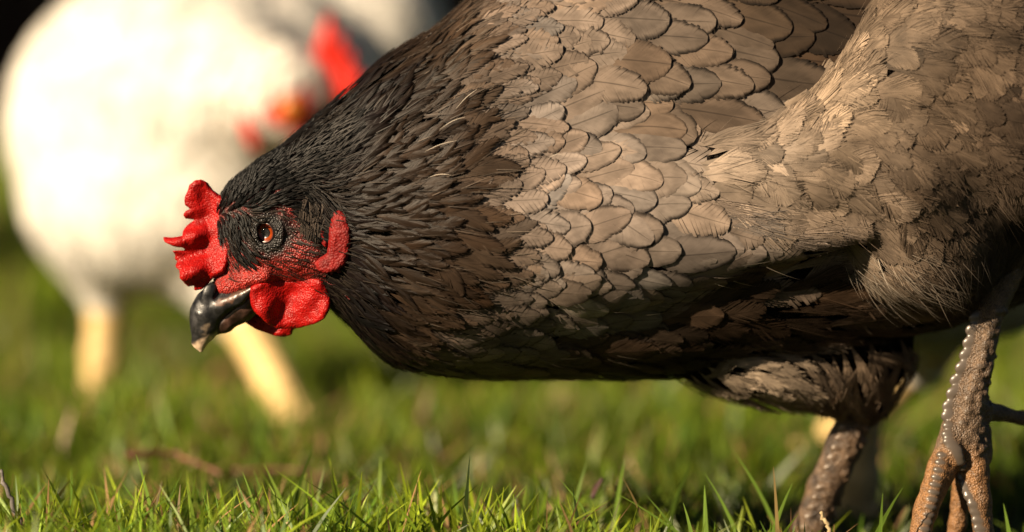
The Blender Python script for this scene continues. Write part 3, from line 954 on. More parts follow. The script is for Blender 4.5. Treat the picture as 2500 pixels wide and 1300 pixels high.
# far leg
ft = lambda P: F_tubes(P, FAR_LEG)
fsc = []
for i in range(15):
    x, y, _ = FT(2078 - i * 9.2, 992 + i * 24)
    fsc.append(((x, y, surf_D(ft, x, y, 0) + 3), (20, 11, 8), -20))
for i in range(60):
    t_ = R.uniform(0, 1); x, y, _ = FT(2110 - t_ * 125 + R.uniform(-30, 40), 985 + t_ * 320)
    dd = surf_D(ft, x, y, 0)
    if dd < 500: fsc.append(((x, y, dd + 3), (10, 9, 7), 0))
def FFL(P):
    f = ft(P) + vnoise(P, 18, 6) * 2
    for c, r, dg in fsc:
        m = (np.abs(P - np.array(c)) < 46).all(-1)
        if m.any(): f[m] = smin(f[m], rot_ell(P[m], c, r, dg), 3)
    return f
V, Q = surfnets(FFL, (1740, 880, 120), (2260, 1460, 480), 5)
sca = smooth01(ft(V), 3.5, 7)[:, None]
gr = np.clip(0.5 + vnoise(V, 30, 14) * 1.0, 0, 1)[:, None]
colL = (np.array([0.17, 0.105, 0.06]) * (1 - gr) + np.array([0.055, 0.037, 0.026]) * gr) * (1 - sca) + np.array([0.14, 0.10, 0.07]) * sca
add_body(V, Q, np.concatenate([colL, 1 - sca], 1))
make_mesh("body", FR.w(np.concatenate(bv)), np.concatenate(bq), MAT_SKIN, hen, attrs={"col": np.concatenate(bc)})

# ---- eyes
def eye_mesh(sgn):
    m = np.array([1, 1, sgn]); ax = EAX * m; c = EC * m
    e1 = norm(np.cross(ax, [0, 1, 0])); e2 = np.cross(ax, e1)
    prof = [(0, 17, 0), (6, 17, 0), (12, 17.5, 0), (13, 18, 1), (17, 20, 1), (22, 23.5, 2), (24.5, 24, 3), (29, 14, 3), (31, 0, 3), (22, -22, 3), (0, -31, 3)]
    cols = {0: (0.004, 0.004, 0.004), 1: (0.24, 0.036, 0.004), 2: (0.10, 0.012, 0.002), 3: (0.012, 0.01, 0.01)}
    n = 40; V, C = [], []
    for r, h, k in prof:
        for i in range(n):
            a = 2 * math.pi * i / n
            V.append(c + ax * h + (e1 * math.cos(a) + e2 * math.sin(a)) * r); C.append((*cols[k], 1))
    Q = [[(j) * n + i, (j) * n + (i + 1) % n, (j + 1) * n + (i + 1) % n, (j + 1) * n + i] for j in range(len(prof) - 1) for i in range(n)]
    o = make_mesh("eye", FR.w(np.array(V)), np.array(Q), MAT_EYE, hen, attrs={"col": np.array(C)})
    V = []
    for j in range(9):
        a2 = math.radians(56) * j / 8
        for i in range(n):
            a = 2 * math.pi * i / n
            V.append(c + ax * (-2 + 33.5 * math.cos(a2)) + (e1 * math.cos(a) + e2 * math.sin(a)) * (max(0.05, 32 * math.sin(a2))))
    Q = [[(j) * n + i, (j) * n + (i + 1) % n, (j + 1) * n + (i + 1) % n, (j + 1) * n + i] for j in range(8) for i in range(n)]
    cm = make_mesh("cornea", FR.w(np.array(V)), np.array(Q), MAT_CORNEA, hen)
    cm.parent = o
eye_mesh(1); eye_mesh(-1)

# ---- slabs of bare red skin: comb, wattles, ear lobes
def crop(pts): return [(350 + x / 2.6, 400 + y / 2.6) for x, y in pts]
def slab(poly, thick, rad, D0, fold, lo, hi, h, name, mat, extra=None, fr=None, rough=1.0, grow=0.0):
    def F(P):
        x, y = P[..., 0], P[..., 1]
        d = poly_dist(poly, x + vnoise(P, 9, 31) * 1.2 * rough, y) + grow
        T = thick(x, y) if callable(thick) else thick
        z = np.abs(P[..., 2] - (D0 + fold(x, y)))
        t = np.clip(d / rad, 0, 1)
        fin = z - T * np.sqrt(np.clip(1 - (1 - t) ** 2, 0, 1))
        f = np.where(d > 0, fin, np.hypot(z, d))
        if extra: f = extra(P, f)
        return f * 0.8 + (vnoise(P, 17, 17) * 1.3 + vnoise(P, 6, 8) * 0.65) * rough
    V, Q = surfnets(F, lo, hi, h)
    return make_mesh(name, (fr or FR).w(V), Q, mat, hen if fr is None else None)
COMB = crop([(560, 225), (480, 195), (440, 165), (410, 120), (370, 98), (330, 105), (295, 135), (280, 180), (262, 230), (265, 260), (300, 286),
             (268, 300), (255, 325), (266, 350), (300, 352), (322, 356), (280, 390), (254, 430), (253, 455), (190, 466), (126, 460), (138, 492), (200, 522),
             (258, 530), (268, 546), (190, 547), (206, 580), (198, 605), (217, 617), (207, 650), (240, 672), (246, 720), (270, 757), (292, 776),
             (325, 770), (330, 800), (372, 796), (410, 765), (450, 720), (520, 690), (560, 620), (560, 520), (545, 450), (530, 380), (545, 300)])
slab(COMB, lambda x, y: 9 + 22 * smooth01(x, 500, 560), 12, -16,
     lambda x, y: 15 * np.sin((x * 0.35 + y) / 13.5) * (1 - smooth01(x, 480, 545)) * smooth01(y, 500, 560) + 14 * np.sin((y - 430) / 60) - 10 * smooth01(x, 520, 470),
     (385, 425, -90), (590, 720, 70), 2.2, "comb", MAT_COMB)
WATTLE = crop([(690, 770), (760, 742), (850, 720), (950, 705), (1050, 700), (1112, 708), (1152, 730), (1180, 775), (1191, 850), (1190, 920),
               (1160, 970), (1090, 1010), (1000, 1035), (900, 1043), (850, 1040), (800, 1010), (760, 970), (712, 930), (690, 880), (685, 820)])
slab(WATTLE, lambda x, y: 8 + 8 * smooth01(y, 720, 680), 13, -46, lambda x, y: -16 * np.exp(-((x - 640) / 34) ** 2) - 26 * smooth01(x, 715, 800) + 10 * smooth01(y, 720, 800) + 12 * np.exp(-((x - 700) / 28) ** 2) + 3 * np.sin(x / 12 + y / 17),
     (600, 650, -130), (825, 815, 10), 2.2, "wattle", MAT_COMB)
WATTLE2 = [(575, 762), (640, 735), (720, 730), (760, 760), (735, 790), (708, 802), (703, 815), (690, 818), (665, 813), (627, 802), (600, 785)]
slab(WATTLE2, 8, 12, 44, lambda x, y: 8 * np.sin(x / 30) + 3 * np.sin(x / 11 + y / 13), (550, 705, 0), (785, 845, 90), 2.4, "wattle", MAT_COMB, grow=9.0)
LOBE = crop([(1225, 300), (1262, 290), (1299, 328), (1316, 400), (1322, 470), (1310, 550), (1290, 610), (1240, 655), (1180, 668), (1135, 657), (1108, 618),
             (1140, 590), (1185, 560), (1200, 500), (1205, 400)])
LD = surf_D(lambda P: smin(F_slices(P), F_head(P), 50), 848, 570)
for sg in (1, -1):
    d0 = (LD - 12) if sg == 1 else -(LD - 12)
    slab(LOBE, 14, 15, d0, lambda x, y: sg * (4 * np.sin(y / 19) + 0.22 * (840 - x)), (760, 490, d0 - 50), (880, 680, d0 + 50), 2.4, "ear_lobe", MAT_LOBE, grow=4.0)
LOBE_IN = crop([(1140, 350), (1160, 380), (1180, 440), (1188, 490), (1170, 520), (1145, 495), (1128, 430), (1130, 380)])
d0 = surf_D(lambda P: smin(F_slices(P), F_head(P), 50), 796, 570) - 3
slab(LOBE_IN, 10, 8, d0, lambda x, y: 0 * x, (775, 525, d0 - 40), (815, 610, d0 + 40), 2.0, "ear_fold", MAT_LOBE)

# ---- beak
def F_beak(P):
    kd = 1.25
    f = chain(P, [((560, 726, 0), 42), ((517, 746, 0), 40), ((507, 770, 0), 41), ((499, 800, 0), 33), ((488, 834, 0), 18), ((491, 856, 0), 4)], kd, 14)
    for sg in (1, -1):
        f = smin(f, chain(P, [((540, 748, -20 * sg), 24), ((585, 726, -37 * sg), 16), ((632, 694, -60 * sg), 6)], 1, 10), 12)
        f = smin(f, rot_ell(P, (513, 716, -26 * sg), (18, 28, 9), 22), 6)              # flap over the nostril
        f = smax(f, -rot_ell(P, (535, 710, -40 * sg), (8, 24, 22), 28), 3)              # the slit behind it
        f = smax(f, -(cone(P, (520, 800, -38 * sg), (620, 716, -66 * sg), 2.5, 2.5)), 3)
    return f + vnoise(P, 14, 40) * 0.9
V, Q = surfnets(F_beak, (450, 650, -95), (650, 872, 95), 2.2)
n1 = np.clip(0.5 + vnoise(V, 20, 41) * 0.8, 0, 1)[:, None]
cb = np.array([0.007, 0.007, 0.008]) * (1 - n1) + np.array([0.020, 0.019, 0.020]) * n1
tip = smooth01(V[:, 1] + (V[:, 0] - 490) * 0.5 + vnoise(V, 9, 42) * 4, 822, 840)[:, None]
cb = cb * (1 - tip) + np.array([0.55, 0.40, 0.28]) * tip
rim = (smooth01(vnoise(V, 10, 43) * 9 - np.abs(V[:, 1] - (742 - (V[:, 0] - 540) * 0.62)), -13, -4) * smooth01(V[:, 0], 500, 525) * (V[:, 1] < 745))[:, None]
cb = cb * (1 - 0.45 * rim) + np.array([0.16, 0.065, 0.032]) * 0.45 * rim
dirt = (smooth01(0.5 * vnoise(V, 8, 44) + 0.9 * np.exp(-(((V[:, 0] - 505) / 22) ** 2 + ((V[:, 1] - 795) / 30) ** 2)), 0.55, 1.1))[:, None]
cb = cb * (1 - 0.6 * dirt) + np.array([0.22, 0.16, 0.11]) * 0.6 * dirt
make_mesh("beak", FR.w(V), Q, MAT_BEAK, hen, attrs={"col": np.concatenate([cb, np.ones((len(V), 1))], 1)})
V, Q = surfnets(lambda P: chain(P, [((640, 706, 0), 44), ((590, 752, 0), 34), ((548, 790, 0), 22), ((520, 812, 0), 9)], 1.1, 10) + vnoise(P, 12, 3), (500, 640, -70), (700, 840, 70), 3)
cb = np.tile([0.05, 0.024, 0.017], (len(V), 1)) * np.clip(1 + vnoise(V, 15, 5)[:, None], 0.3, 1.6)
make_mesh("lower_beak", FR.w(V), Q, MAT_BEAK, hen, attrs={"col": np.concatenate([cb, np.ones((len(V), 1))], 1)})

# ---- plumage
FLOW = [(560, 470, .35, -.5), (590, 540, .25, .55), (600, 430, .62, -.75), (700, 355, .8, -.6), (660, 470, .75, -.35), (720, 450, .85, -.35), (770, 490, .25, .8), (820, 420, .9, -.38),
        (860, 330, .84, -.5), (850, 250, .76, -.62), (840, 580, 1, .1), (850, 680, .9, .4), (840, 740, .6, .75), (900, 700, .9, .35), (950, 250, .8, -.6), (950, 450, .96, -.25), (1000, 550, 1, .0),
        (1000, 130, .76, -.64), (1080, 60, .6, -.8), (950, 740, .82, .5), (980, 850, .8, .5), (1100, 180, .78, -.6), (1120, 350, .9, -.42), (1130, 550, 1, .02), (1130, 700, .95, .3), (1100, 830, .97, .3), (1200, 60, .85, -.45),
        (1220, 250, .95, -.3), (1250, 420, .98, -.15), (1300, 120, .95, -.2), (1300, 600, 1, .03), (1300, 760, 1, .02), (1300, 880, 1, .05), (1500, 100, 1, .1), (1450, 300, .97, -.22), (1450, 450, .98, -.15),
        (1500, 600, 1, .06), (1500, 750, 1, -.03), (1500, 880, 1, -.05), (1650, 180, 1, .14), (1800, 100, .97, .3), (1800, 230, 1, .16), (1950, 60, .95, .32), (1950, 180, .98, .12), (2080, 40, .9, .3), (1650, 350, .96, .12), (1650, 450, .95, .28),
        (1800, 380, .95, .25), (1850, 480, .92, .38), (1950, 420, .95, .34), (2050, 520, .9, .1), (1950, 620, .86, -.48), (1800, 690, .95, -.26), (1650, 660, 1, .02), (1650, 780, .98, -.15),
        (1700, 880, 1, .1), (1850, 920, .92, .35), (1850, 800, 1, .1), (2050, 760, .95, .3), (2600, 0, 1, .1), (2900, -100, 1, -.3), (1500, -150, 1, -.05), (2200, -150, 1, -.05)]
def flow_of(tab):
    def f(P):
        s = P.shape[:-1]
        v = field(tab, P.reshape(-1, 3)).reshape(*s, 2)
        return np.concatenate([v, np.zeros((*s, 1))], -1)
    return f
flow_b = flow_of(FLOW)
#  x, y, spacing, length, half width, pointed, loose, fluff, lace, r, g, b
NECK = [(570, 450, 7, 36, 4, .8, .2, 0, 0, .014, .012, .011), (650, 400, 7.5, 42, 4.5, .8, .2, 0, 0, .014, .012, .011), (700, 480, 8, 46, 4.5, .8, .2, 0, 0, .017, .014, .012),
        (760, 360, 9.5, 62, 6, .8, .2, 0, .1, .018, .014, .012), (850, 300, 14, 105, 9, .8, .25, .0, .2, .026, .020, .016), (830, 520, 13, 90, 8, .8, .25, 0, .2, .030, .022, .017),
        (850, 680, 15, 100, 9, .8, .3, .1, .2, .03, .023, .018), (950, 220, 20, 155, 15, .8, .3, .1, .3, .040, .030, .024), (950, 480, 21, 150, 18, .7, .35, .1, .35, .052, .039, .030),
        (930, 780, 22, 140, 18, .6, .4, .2, .2, .03, .023, .018), (1080, 120, 25, 185, 18, .7, .4, .1, .3, .095, .075, .058), (1080, 330, 30, 195, 26, .5, .42, .15, .4, .088, .066, .051),
        (1080, 570, 32, 185, 29, .4, .45, .15, .45, .080, .060, .046), (1080, 780, 34, 170, 32, .3, .35, .15, .4, .11, .086, .067), (1200, 250, 38, 185, 33, .3, .4, .15, .45, .12, .090, .068),
        (1200, 450, 40, 175, 37, .2, .42, .15, .5, .105, .080, .061), (1250, 650, 42, 165, 39, .15, .38, .15, .45, .14, .108, .084), (1180, 860, 40, 160, 38, .2, .4, .1, .4, .12, .094, .075)]
BODY = [(1750, 810, 52, 190, 40, .3, .4, .3, .2, .09, .07, .055), (2000, 720, 52, 190, 40, .3, .4, .3, .2, .09, .07, .055), (1550, 905, 50, 170, 40, .2, .3, .1, .3, .13, .10, .08), (1190, 60, 45, 190, 38, .2, .4, .2, .3, .26, .21, .17), (1300, 120, 52, 190, 46, .05, .28, .1, .4, .33, .27, .215), (1330, 300, 52, 180, 46, 0, .14, 0, .45, .39, .315, .25),  # low belly rows darkened to deepen the shade under the flank
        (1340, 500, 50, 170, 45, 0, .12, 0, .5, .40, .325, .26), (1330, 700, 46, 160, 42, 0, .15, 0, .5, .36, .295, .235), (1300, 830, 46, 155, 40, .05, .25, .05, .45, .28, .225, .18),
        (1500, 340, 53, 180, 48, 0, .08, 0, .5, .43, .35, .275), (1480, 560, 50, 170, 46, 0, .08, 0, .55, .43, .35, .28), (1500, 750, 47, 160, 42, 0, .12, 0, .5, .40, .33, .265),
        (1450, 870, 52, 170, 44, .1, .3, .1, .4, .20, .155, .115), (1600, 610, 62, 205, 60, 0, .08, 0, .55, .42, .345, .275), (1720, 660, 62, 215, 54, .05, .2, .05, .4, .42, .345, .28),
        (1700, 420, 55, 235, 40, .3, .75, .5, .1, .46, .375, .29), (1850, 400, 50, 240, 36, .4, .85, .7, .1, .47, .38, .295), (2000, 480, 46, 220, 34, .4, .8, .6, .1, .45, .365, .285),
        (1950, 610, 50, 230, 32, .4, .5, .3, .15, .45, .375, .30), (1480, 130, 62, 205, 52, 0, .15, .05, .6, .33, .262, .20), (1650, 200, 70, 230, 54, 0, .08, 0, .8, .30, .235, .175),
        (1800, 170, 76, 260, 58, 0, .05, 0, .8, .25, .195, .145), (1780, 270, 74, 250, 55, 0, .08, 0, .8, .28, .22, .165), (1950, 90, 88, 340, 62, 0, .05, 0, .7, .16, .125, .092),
        (2060, 50, 92, 400, 62, 0, .05, 0, .5, .10, .078, .058), (1700, 880, 55, 200, 40, .3, .6, .4, .2, .08, .062, .048), (1900, 900, 46, 200, 34, .4, .8, .7, .1, .30, .24, .19),  # right end of the wing: its shade is put into the colour
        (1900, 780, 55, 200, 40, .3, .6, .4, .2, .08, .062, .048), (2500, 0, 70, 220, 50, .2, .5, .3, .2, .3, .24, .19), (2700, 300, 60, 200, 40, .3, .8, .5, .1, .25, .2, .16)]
XB_Y = [-150, 0, 100, 200, 300, 400, 480, 550, 620, 680, 730, 800, 860, 1000]
XB_X = [1190, 1190, 1215, 1235, 1268, 1288, 1280, 1295, 1335, 1305, 1240, 1150, 1080, 1040]
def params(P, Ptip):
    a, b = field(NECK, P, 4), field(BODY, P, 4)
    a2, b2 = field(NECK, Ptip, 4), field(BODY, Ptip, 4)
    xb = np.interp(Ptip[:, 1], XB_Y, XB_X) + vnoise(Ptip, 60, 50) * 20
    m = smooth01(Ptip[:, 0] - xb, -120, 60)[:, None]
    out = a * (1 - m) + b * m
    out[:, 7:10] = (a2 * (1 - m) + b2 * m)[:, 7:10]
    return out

def smooth_mult(r):      # plumage tones: near-black warm brown on the head to a neutral grey-brown on the body
    r = r[:, None]; k = smooth01(r, .03, .13); k2 = smooth01(r, .13, .33)
    a = np.array([.18, .145, .125]); b = np.array([.33, .27, .225]); c = np.array([.53, .515, .54])
    return (a * (1 - k) + b * k) * (1 - k2) + c * k2

# candidate roots on the trunk surface
V = tv.copy()
V = V + R.normal(0, 5, V.shape)
hV, _ = surfnets(lambda P: smin(F_head(P), F_slices(P), 50), (500, 280, -200), (880, 800, 260), 5)
hV = hV[hV[:, 0] < 850]
V = np.concatenate([V[V[:, 0] > 845], hV])
ft_, fh_, ff_ = F_trunk(V), F_thigh(V), F_farthigh(V)
reg = np.argmin(np.stack([ft_, fh_, ff_]), 0)
tr_pts = V[reg == 0]
p0 = params(tr_pts, tr_pts)
near = tr_pts[:, 2] < np.interp(tr_pts[:, 0], SLX, SL[:, 3]) + 60
sp = p0[:, 0] * np.where(near, .92, 1.6)
keep = poisson(tr_pts, sp)
P = tr_pts[keep]; p0 = p0[keep]
inface = (poly_dist(FACE, P[:, 0], P[:, 1]) > -4) & (P[:, 0] < 815)
# room for comb and beak
inface |= (P[:, 0] < 560) & (P[:, 1] > 620)
P = P[~inface]; p0 = p0[~inface]
fl = norm(flow_b(P))
Pt = P + fl * (p0[:, 1] * 0.75)[:, None]
pr = params(P, Pt)
pr[:, 0:7] = 0.5 * (pr[:, 0:7] + p0[:, 0:7])
n = len(P)
var = np.exp(R.normal(0, 0.15, n) + vnoise(P, 110, 60) * 0.22)[:, None]
tint = R.normal(0, 0.035, (n, 1)) * np.array([1, 0, -1.0])
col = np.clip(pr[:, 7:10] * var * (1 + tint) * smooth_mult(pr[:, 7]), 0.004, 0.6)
wz = smooth01(P[:, 0], 1350, 1500) * (1 - smooth01(P[:, 1], 200, 300)); col = col * (1 - .30 * wz * R.uniform(.3, 1.5, n))[:, None]
Lr = pr[:, 1] * R.uniform(0.85, 1.15, n); Wr = pr[:, 2] * R.uniform(0.85, 1.12, n)
dark = pr[:, 7] < 0.17
head = P[:, 0] < 860
wingm = (P[:, 1] < np.interp(P[:, 0], [1350, 1640, 1900, 2140], [200, 285, 285, 60])) & (P[:, 0] > 1380) & ~head
nk = tv[(tv[:, 0] < 1330) & (tv[:, 2] < 200)]; nk = np.concatenate([nk, hV[hV[:, 0] > 690]])
nk = nk[R.integers(0, len(nk), 6000)] + R.normal(0, 7, (6000, 3))
nk = nk[(nk[:, 0] < np.interp(nk[:, 1], XB_Y, XB_X) - 40) & ~((poly_dist(FACE, nk[:, 0], nk[:, 1]) > -12) & (nk[:, 0] < 815))]
def neck_hairs(bag):   # loose barbs that break up the hackle
    c = params(nk, nk)[:, 7:10] * np.exp(R.normal(0, .35, (len(nk), 1))) * .5
    q = nk + norm(grad(F_trunk, nk)) * np.interp(nk[:, 0], [700, 1000], [7, 13])[:, None]
    bag.add(*strands(F_trunk, q, flow_b, np.interp(nk[:, 0], [700, 900, 1250], [30, 60, 80]) * R.uniform(.6, 1.4, len(nk)), 2.2, c, rise=.12, yaw=.2, bend=.8))
def build(mask, name, mat, nb, M, lift, yaw, conform=0.85, K=6, extra=None, acute=0.32):
    bag = Bag()
    for i, n_b, ac in ((np.where(mask & (pr[:, 4] < 0.45))[0], nb, acute), (np.where(mask & (pr[:, 4] >= 0.45))[0], nb + 14, 0.85)):
        if len(i):
            bag.add(*feathers(F_trunk, P[i], flow_b, Lr[i], Wr[i], col[i], np.clip(pr[i, 6] * R.uniform(.8, 2.1, len(i)), 0, .9), nb=n_b, M=M, pointed=pr[i, 3], loose=np.clip(pr[i, 4], 0, 1), lift=lift, yaw=yaw, fluff=pr[i, 5], conform=conform, K=K, acute=ac))
    if extra: extra(bag)
    return bag.build(name, FR, mat, hen)
print("feathers", n, head.sum(), (dark & ~head).sum(), wingm.sum())

def plumes(bag):
    neck_hairs(bag)       # the few pale hair-like plumes lying on the neck
    for (x0, y0), (x1, y1) in (((1115, 263), (1166, 216)), ((1077, 311), (1137, 282)), ((1041, 365), (1119, 338)), ((1050, 426), (1104, 420)), ((1335, 384), (1369, 371))):
        k = 6; pts = []
        for j in range(k + 1):
            x, y = x0 + (x1 - x0) * j / k, y0 + (y1 - y0) * j / k - 5 * math.sin(math.pi * j / k)
            pts.append((x, y, surf_D(F_trunk, x, y) - 30))
        pts = np.array(pts); b = norm(np.cross(pts[-1] - pts[0], [0, 0, 1.0]))
        w = np.array([0.15 + 0.5 * math.sin(math.pi * j / k) for j in range(k + 1)])[:, None]
        Vs = np.concatenate([pts - b * w, pts + b * w]); Qs = np.array([[j, j + 1, k + 2 + j, k + 1 + j] for j in range(k)])
        bag.add(Vs, Qs, np.tile([0.55, 0.48, 0.40, 0], (len(Vs), 1)), np.tile([0.5, 0.5, 0.5], (len(Vs), 1)))
build(head, "head_feathers", MAT_HACKLE, 5, 2, (1, 7), 0.12, K=4)
pr[dark & ~head, 4] *= 0.85
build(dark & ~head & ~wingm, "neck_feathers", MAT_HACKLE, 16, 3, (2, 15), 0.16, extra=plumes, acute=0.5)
def fringe(bag):       # ragged soft edge under the belly
    gq = norm(grad(F_trunk, tv)); q = tv[(gq[:, 1] > .75) & (tv[:, 0] > 950) & (tv[:, 0] < 2000) & (tv[:, 2] < 430)]
    q = q[R.integers(0, len(q), 1500)] + R.normal(0, 10, (1500, 3))
    bag.add(*strands(F_trunk, q, flow_b, R.uniform(40, 110, 1500), 2.4, params(q, q)[:, 7:10] * .5 * np.exp(R.normal(0, .3, (1500, 1))), rise=.28, yaw=.35))
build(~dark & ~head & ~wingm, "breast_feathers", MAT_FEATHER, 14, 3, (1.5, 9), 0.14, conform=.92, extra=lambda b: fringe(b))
build(wingm, "wing_feathers", MAT_FEATHER, 22, 4, (2, 15), 0.07, conform=.9)

# thighs: soft down
TFLOW = [(1700, 380, .95, .1), (1800, 340, .95, -.1), (1850, 430, .95, .3), (1950, 330, .85, -.35), (2000, 450, .9, .3), (2000, 280, .5, -.6), (2080, 150, .6, -.3), (2100, 250, .95, .2), (2150, 60, .9, -.1), (2250, 150, .9, .3), (2200, 300, .85, .5), (2300, 300, .8, .6), (2130, 420, .75, .6), (2120, 560, .6, .7), (2250, 500, .7, .7),
         (2400, 300, .7, .7), (2500, 400, .5, .85), (2380, 550, .55, .8), (2100, 660, .85, .45), (2200, 680, .8, .55), (2350, 680, .3, .95), (2450, 620, .2, 1), (2400, 100, .9, .4), (2600, 200, .7, .6), (2600, -50, .9, .2)]
flow_t = flow_of(TFLOW)
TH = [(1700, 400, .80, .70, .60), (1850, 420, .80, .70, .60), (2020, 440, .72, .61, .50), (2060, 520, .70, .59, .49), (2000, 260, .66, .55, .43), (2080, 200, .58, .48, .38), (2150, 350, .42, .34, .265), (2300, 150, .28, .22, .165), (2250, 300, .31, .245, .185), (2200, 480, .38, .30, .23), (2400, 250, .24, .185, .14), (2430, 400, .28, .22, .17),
      (2420, 470, .38, .31, .25), (2480, 560, .08, .062, .05), (2350, 580, .33, .27, .21), (2300, 650, .26, .21, .165), (2110, 640, .75, .64, .52), (2200, 690, .50, .41, .33), (2300, 690, .40, .32, .25), (2400, 680, .16, .125, .10), (2480, 250, .16, .125, .098), (2600, 500, .08, .06, .05)]  # tones also carry the sunlit left edge and the shaded right side
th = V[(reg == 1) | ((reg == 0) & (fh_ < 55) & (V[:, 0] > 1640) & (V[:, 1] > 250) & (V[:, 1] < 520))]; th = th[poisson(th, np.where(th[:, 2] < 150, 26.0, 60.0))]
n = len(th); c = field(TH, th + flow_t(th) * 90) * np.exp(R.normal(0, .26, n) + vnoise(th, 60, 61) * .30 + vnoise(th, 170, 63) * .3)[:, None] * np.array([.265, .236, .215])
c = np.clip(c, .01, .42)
bag = Bag()
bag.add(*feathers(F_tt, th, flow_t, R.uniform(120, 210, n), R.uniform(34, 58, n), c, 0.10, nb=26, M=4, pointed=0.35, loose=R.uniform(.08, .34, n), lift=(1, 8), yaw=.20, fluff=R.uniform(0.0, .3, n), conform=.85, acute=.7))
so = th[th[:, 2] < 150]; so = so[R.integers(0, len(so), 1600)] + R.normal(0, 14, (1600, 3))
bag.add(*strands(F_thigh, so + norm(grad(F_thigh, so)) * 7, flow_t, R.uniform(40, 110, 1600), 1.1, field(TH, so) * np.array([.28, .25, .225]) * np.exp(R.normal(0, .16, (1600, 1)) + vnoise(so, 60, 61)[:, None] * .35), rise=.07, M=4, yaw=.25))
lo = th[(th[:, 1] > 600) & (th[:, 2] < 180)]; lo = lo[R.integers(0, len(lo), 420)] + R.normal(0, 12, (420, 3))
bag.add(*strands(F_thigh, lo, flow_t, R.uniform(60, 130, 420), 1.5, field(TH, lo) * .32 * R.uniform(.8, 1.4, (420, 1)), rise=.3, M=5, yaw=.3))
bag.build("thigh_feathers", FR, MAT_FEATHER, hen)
FFLOW = [(1800, 850, 1, .2), (1900, 850, .9, .3), (1950, 930, .8, .5), (2050, 850, .3, .95), (2100, 950, -.1, 1), (2180, 850, .1, 1), (2150, 780, .5, .8)]
flow_f = flow_of(FFLOW)
fh = V[reg == 2]; fh = fh[poisson(fh, np.where(fh[:, 2] < 380, 26.0, 60.0))]
n = len(fh); c = field([(1640, 900, .34, .28, .215), (1830, 930, .38, .31, .24), (1950, 850, .10, .078, .06), (2050, 880, .20, .15, .108), (2150, 850, .19, .14, .10), (1800, 820, .06, .047, .037)], fh) * np.array([.8, .76, .72]) * np.exp(R.normal(0, .25, n) + vnoise(fh, 60, 62) * .4)[:, None]  # dark top and pale lower tufts paint in shadow and sunlight
bag = Bag()
bag.add(*feathers(F_farthigh, fh, flow_f, R.uniform(100, 190, n), R.uniform(15, 26, n), c, 0.05, nb=16, M=3, pointed=0.7, loose=R.uniform(.5, .9, n), lift=(2, 20), yaw=.28, fluff=R.uniform(.2, .7, n), conform=.6, acute=.6))
bag.build("thigh_feathers", FR, MAT_FEATHER, hen)

# bristles on the face, lashes round the eye and the brown tuft over the ear
hp = hV[(poly_dist(FACE, hV[:, 0], hV[:, 1]) > -20) & (hV[:, 0] < 850) & (hV[:, 0] > 555)]
FB = [(570, 520, .2, .8), (590, 600, .35, .7), (640, 640, .9, .25), (700, 650, .9, .0), (760, 640, .9, -.1), (640, 500, .8, -.4), (700, 520, .8, .3), (740, 560, .8, .4), (780, 600, .9, .2), (620, 690, .9, .1)]
flow_face = flow_of(FB)
bag = Bag()
ip = hp[R.integers(0, len(hp), 2600)] + R.normal(0, 3, (2600, 3))
dens = field([(560, 560, .9), (590, 520, 1), (600, 620, .6), (640, 650, .12), (700, 660, .16), (760, 640, .5), (780, 600, .8), (700, 600, .5), (650, 500, .8), (620, 700, .1), (720, 540, .7)], ip)[:, 0]
ip = ip[R.uniform(0, 1, len(ip)) < dens]
de = np.minimum(np.linalg.norm(ip - EC, axis=1), np.linalg.norm(ip * [1, 1, -1] - EC, axis=1)); ip = ip[de > 50]
bag.add(*strands(lambda P: smin(F_head(P), F_slices(P), 50), ip, flow_face, R.uniform(16, 38, len(ip)), 2.6, np.tile([.022, .017, .014], (len(ip), 1)), rise=.3))
for sg in (1, -1):
    m = np.array([1, 1, sg]); e1 = norm(np.cross(EAX, [0, 1, 0])); e2 = np.cross(EAX, e1)
    a = R.uniform(0, 2 * math.pi, 90)
    q = (EC + EAX * 15 + (np.cos(a)[:, None] * e1 + np.sin(a)[:, None] * e2) * 40) * m
    bag.add(*strands(lambda P: np.linalg.norm(P - EC * m, axis=-1) - 40, q, lambda X: X - EC * m + 0.001, R.uniform(10, 18, 90), 3.4, np.tile([.012, .01, .01], (90, 1)), rise=.5))
tp = hV[(np.abs(hV[:, 2]) > 40) & (((hV[:, 0] - 772) / 30) ** 2 + ((hV[:, 1] - 500) / 38) ** 2 < 1)]
tp = tp[R.integers(0, len(tp), 700)] + R.normal(0, 4, (700, 3))
bag.add(*strands(lambda P: smin(F_head(P), F_slices(P), 50), tp, flow_of([(770, 500, -.15, .95), (771, 540, -.2, .95)]), R.uniform(30, 62, 700), 3.2, np.tile([.06, .047, .038], (700, 1)) * R.uniform(.6, 1.4, (700, 1)), rise=.45, yaw=.12))
bag.build("face_bristles", FR, MAT_HACKLE, hen)

# tail fan, beyond the right edge of the picture
tl = np.array([FR.tr(2880, y, 330 + d) for y, d in ((-200, -60), (-150, -30), (-100, 0), (-60, 20), (-20, 40), (-170, 60), (-120, 80))], float)
bag = Bag()
bag.add(*feathers(F_slices, tl, lambda P: np.tile([0.8, -.55, 0.0], P.shape[:-1] + (1,)), 700, 80, np.tile([.12, .095, .075], (len(tl), 1)), .3, nb=26, M=4, lift=(2, 10), conform=0.05))
bag.build("tail_feathers", FR, MAT_FEATHER, hen)
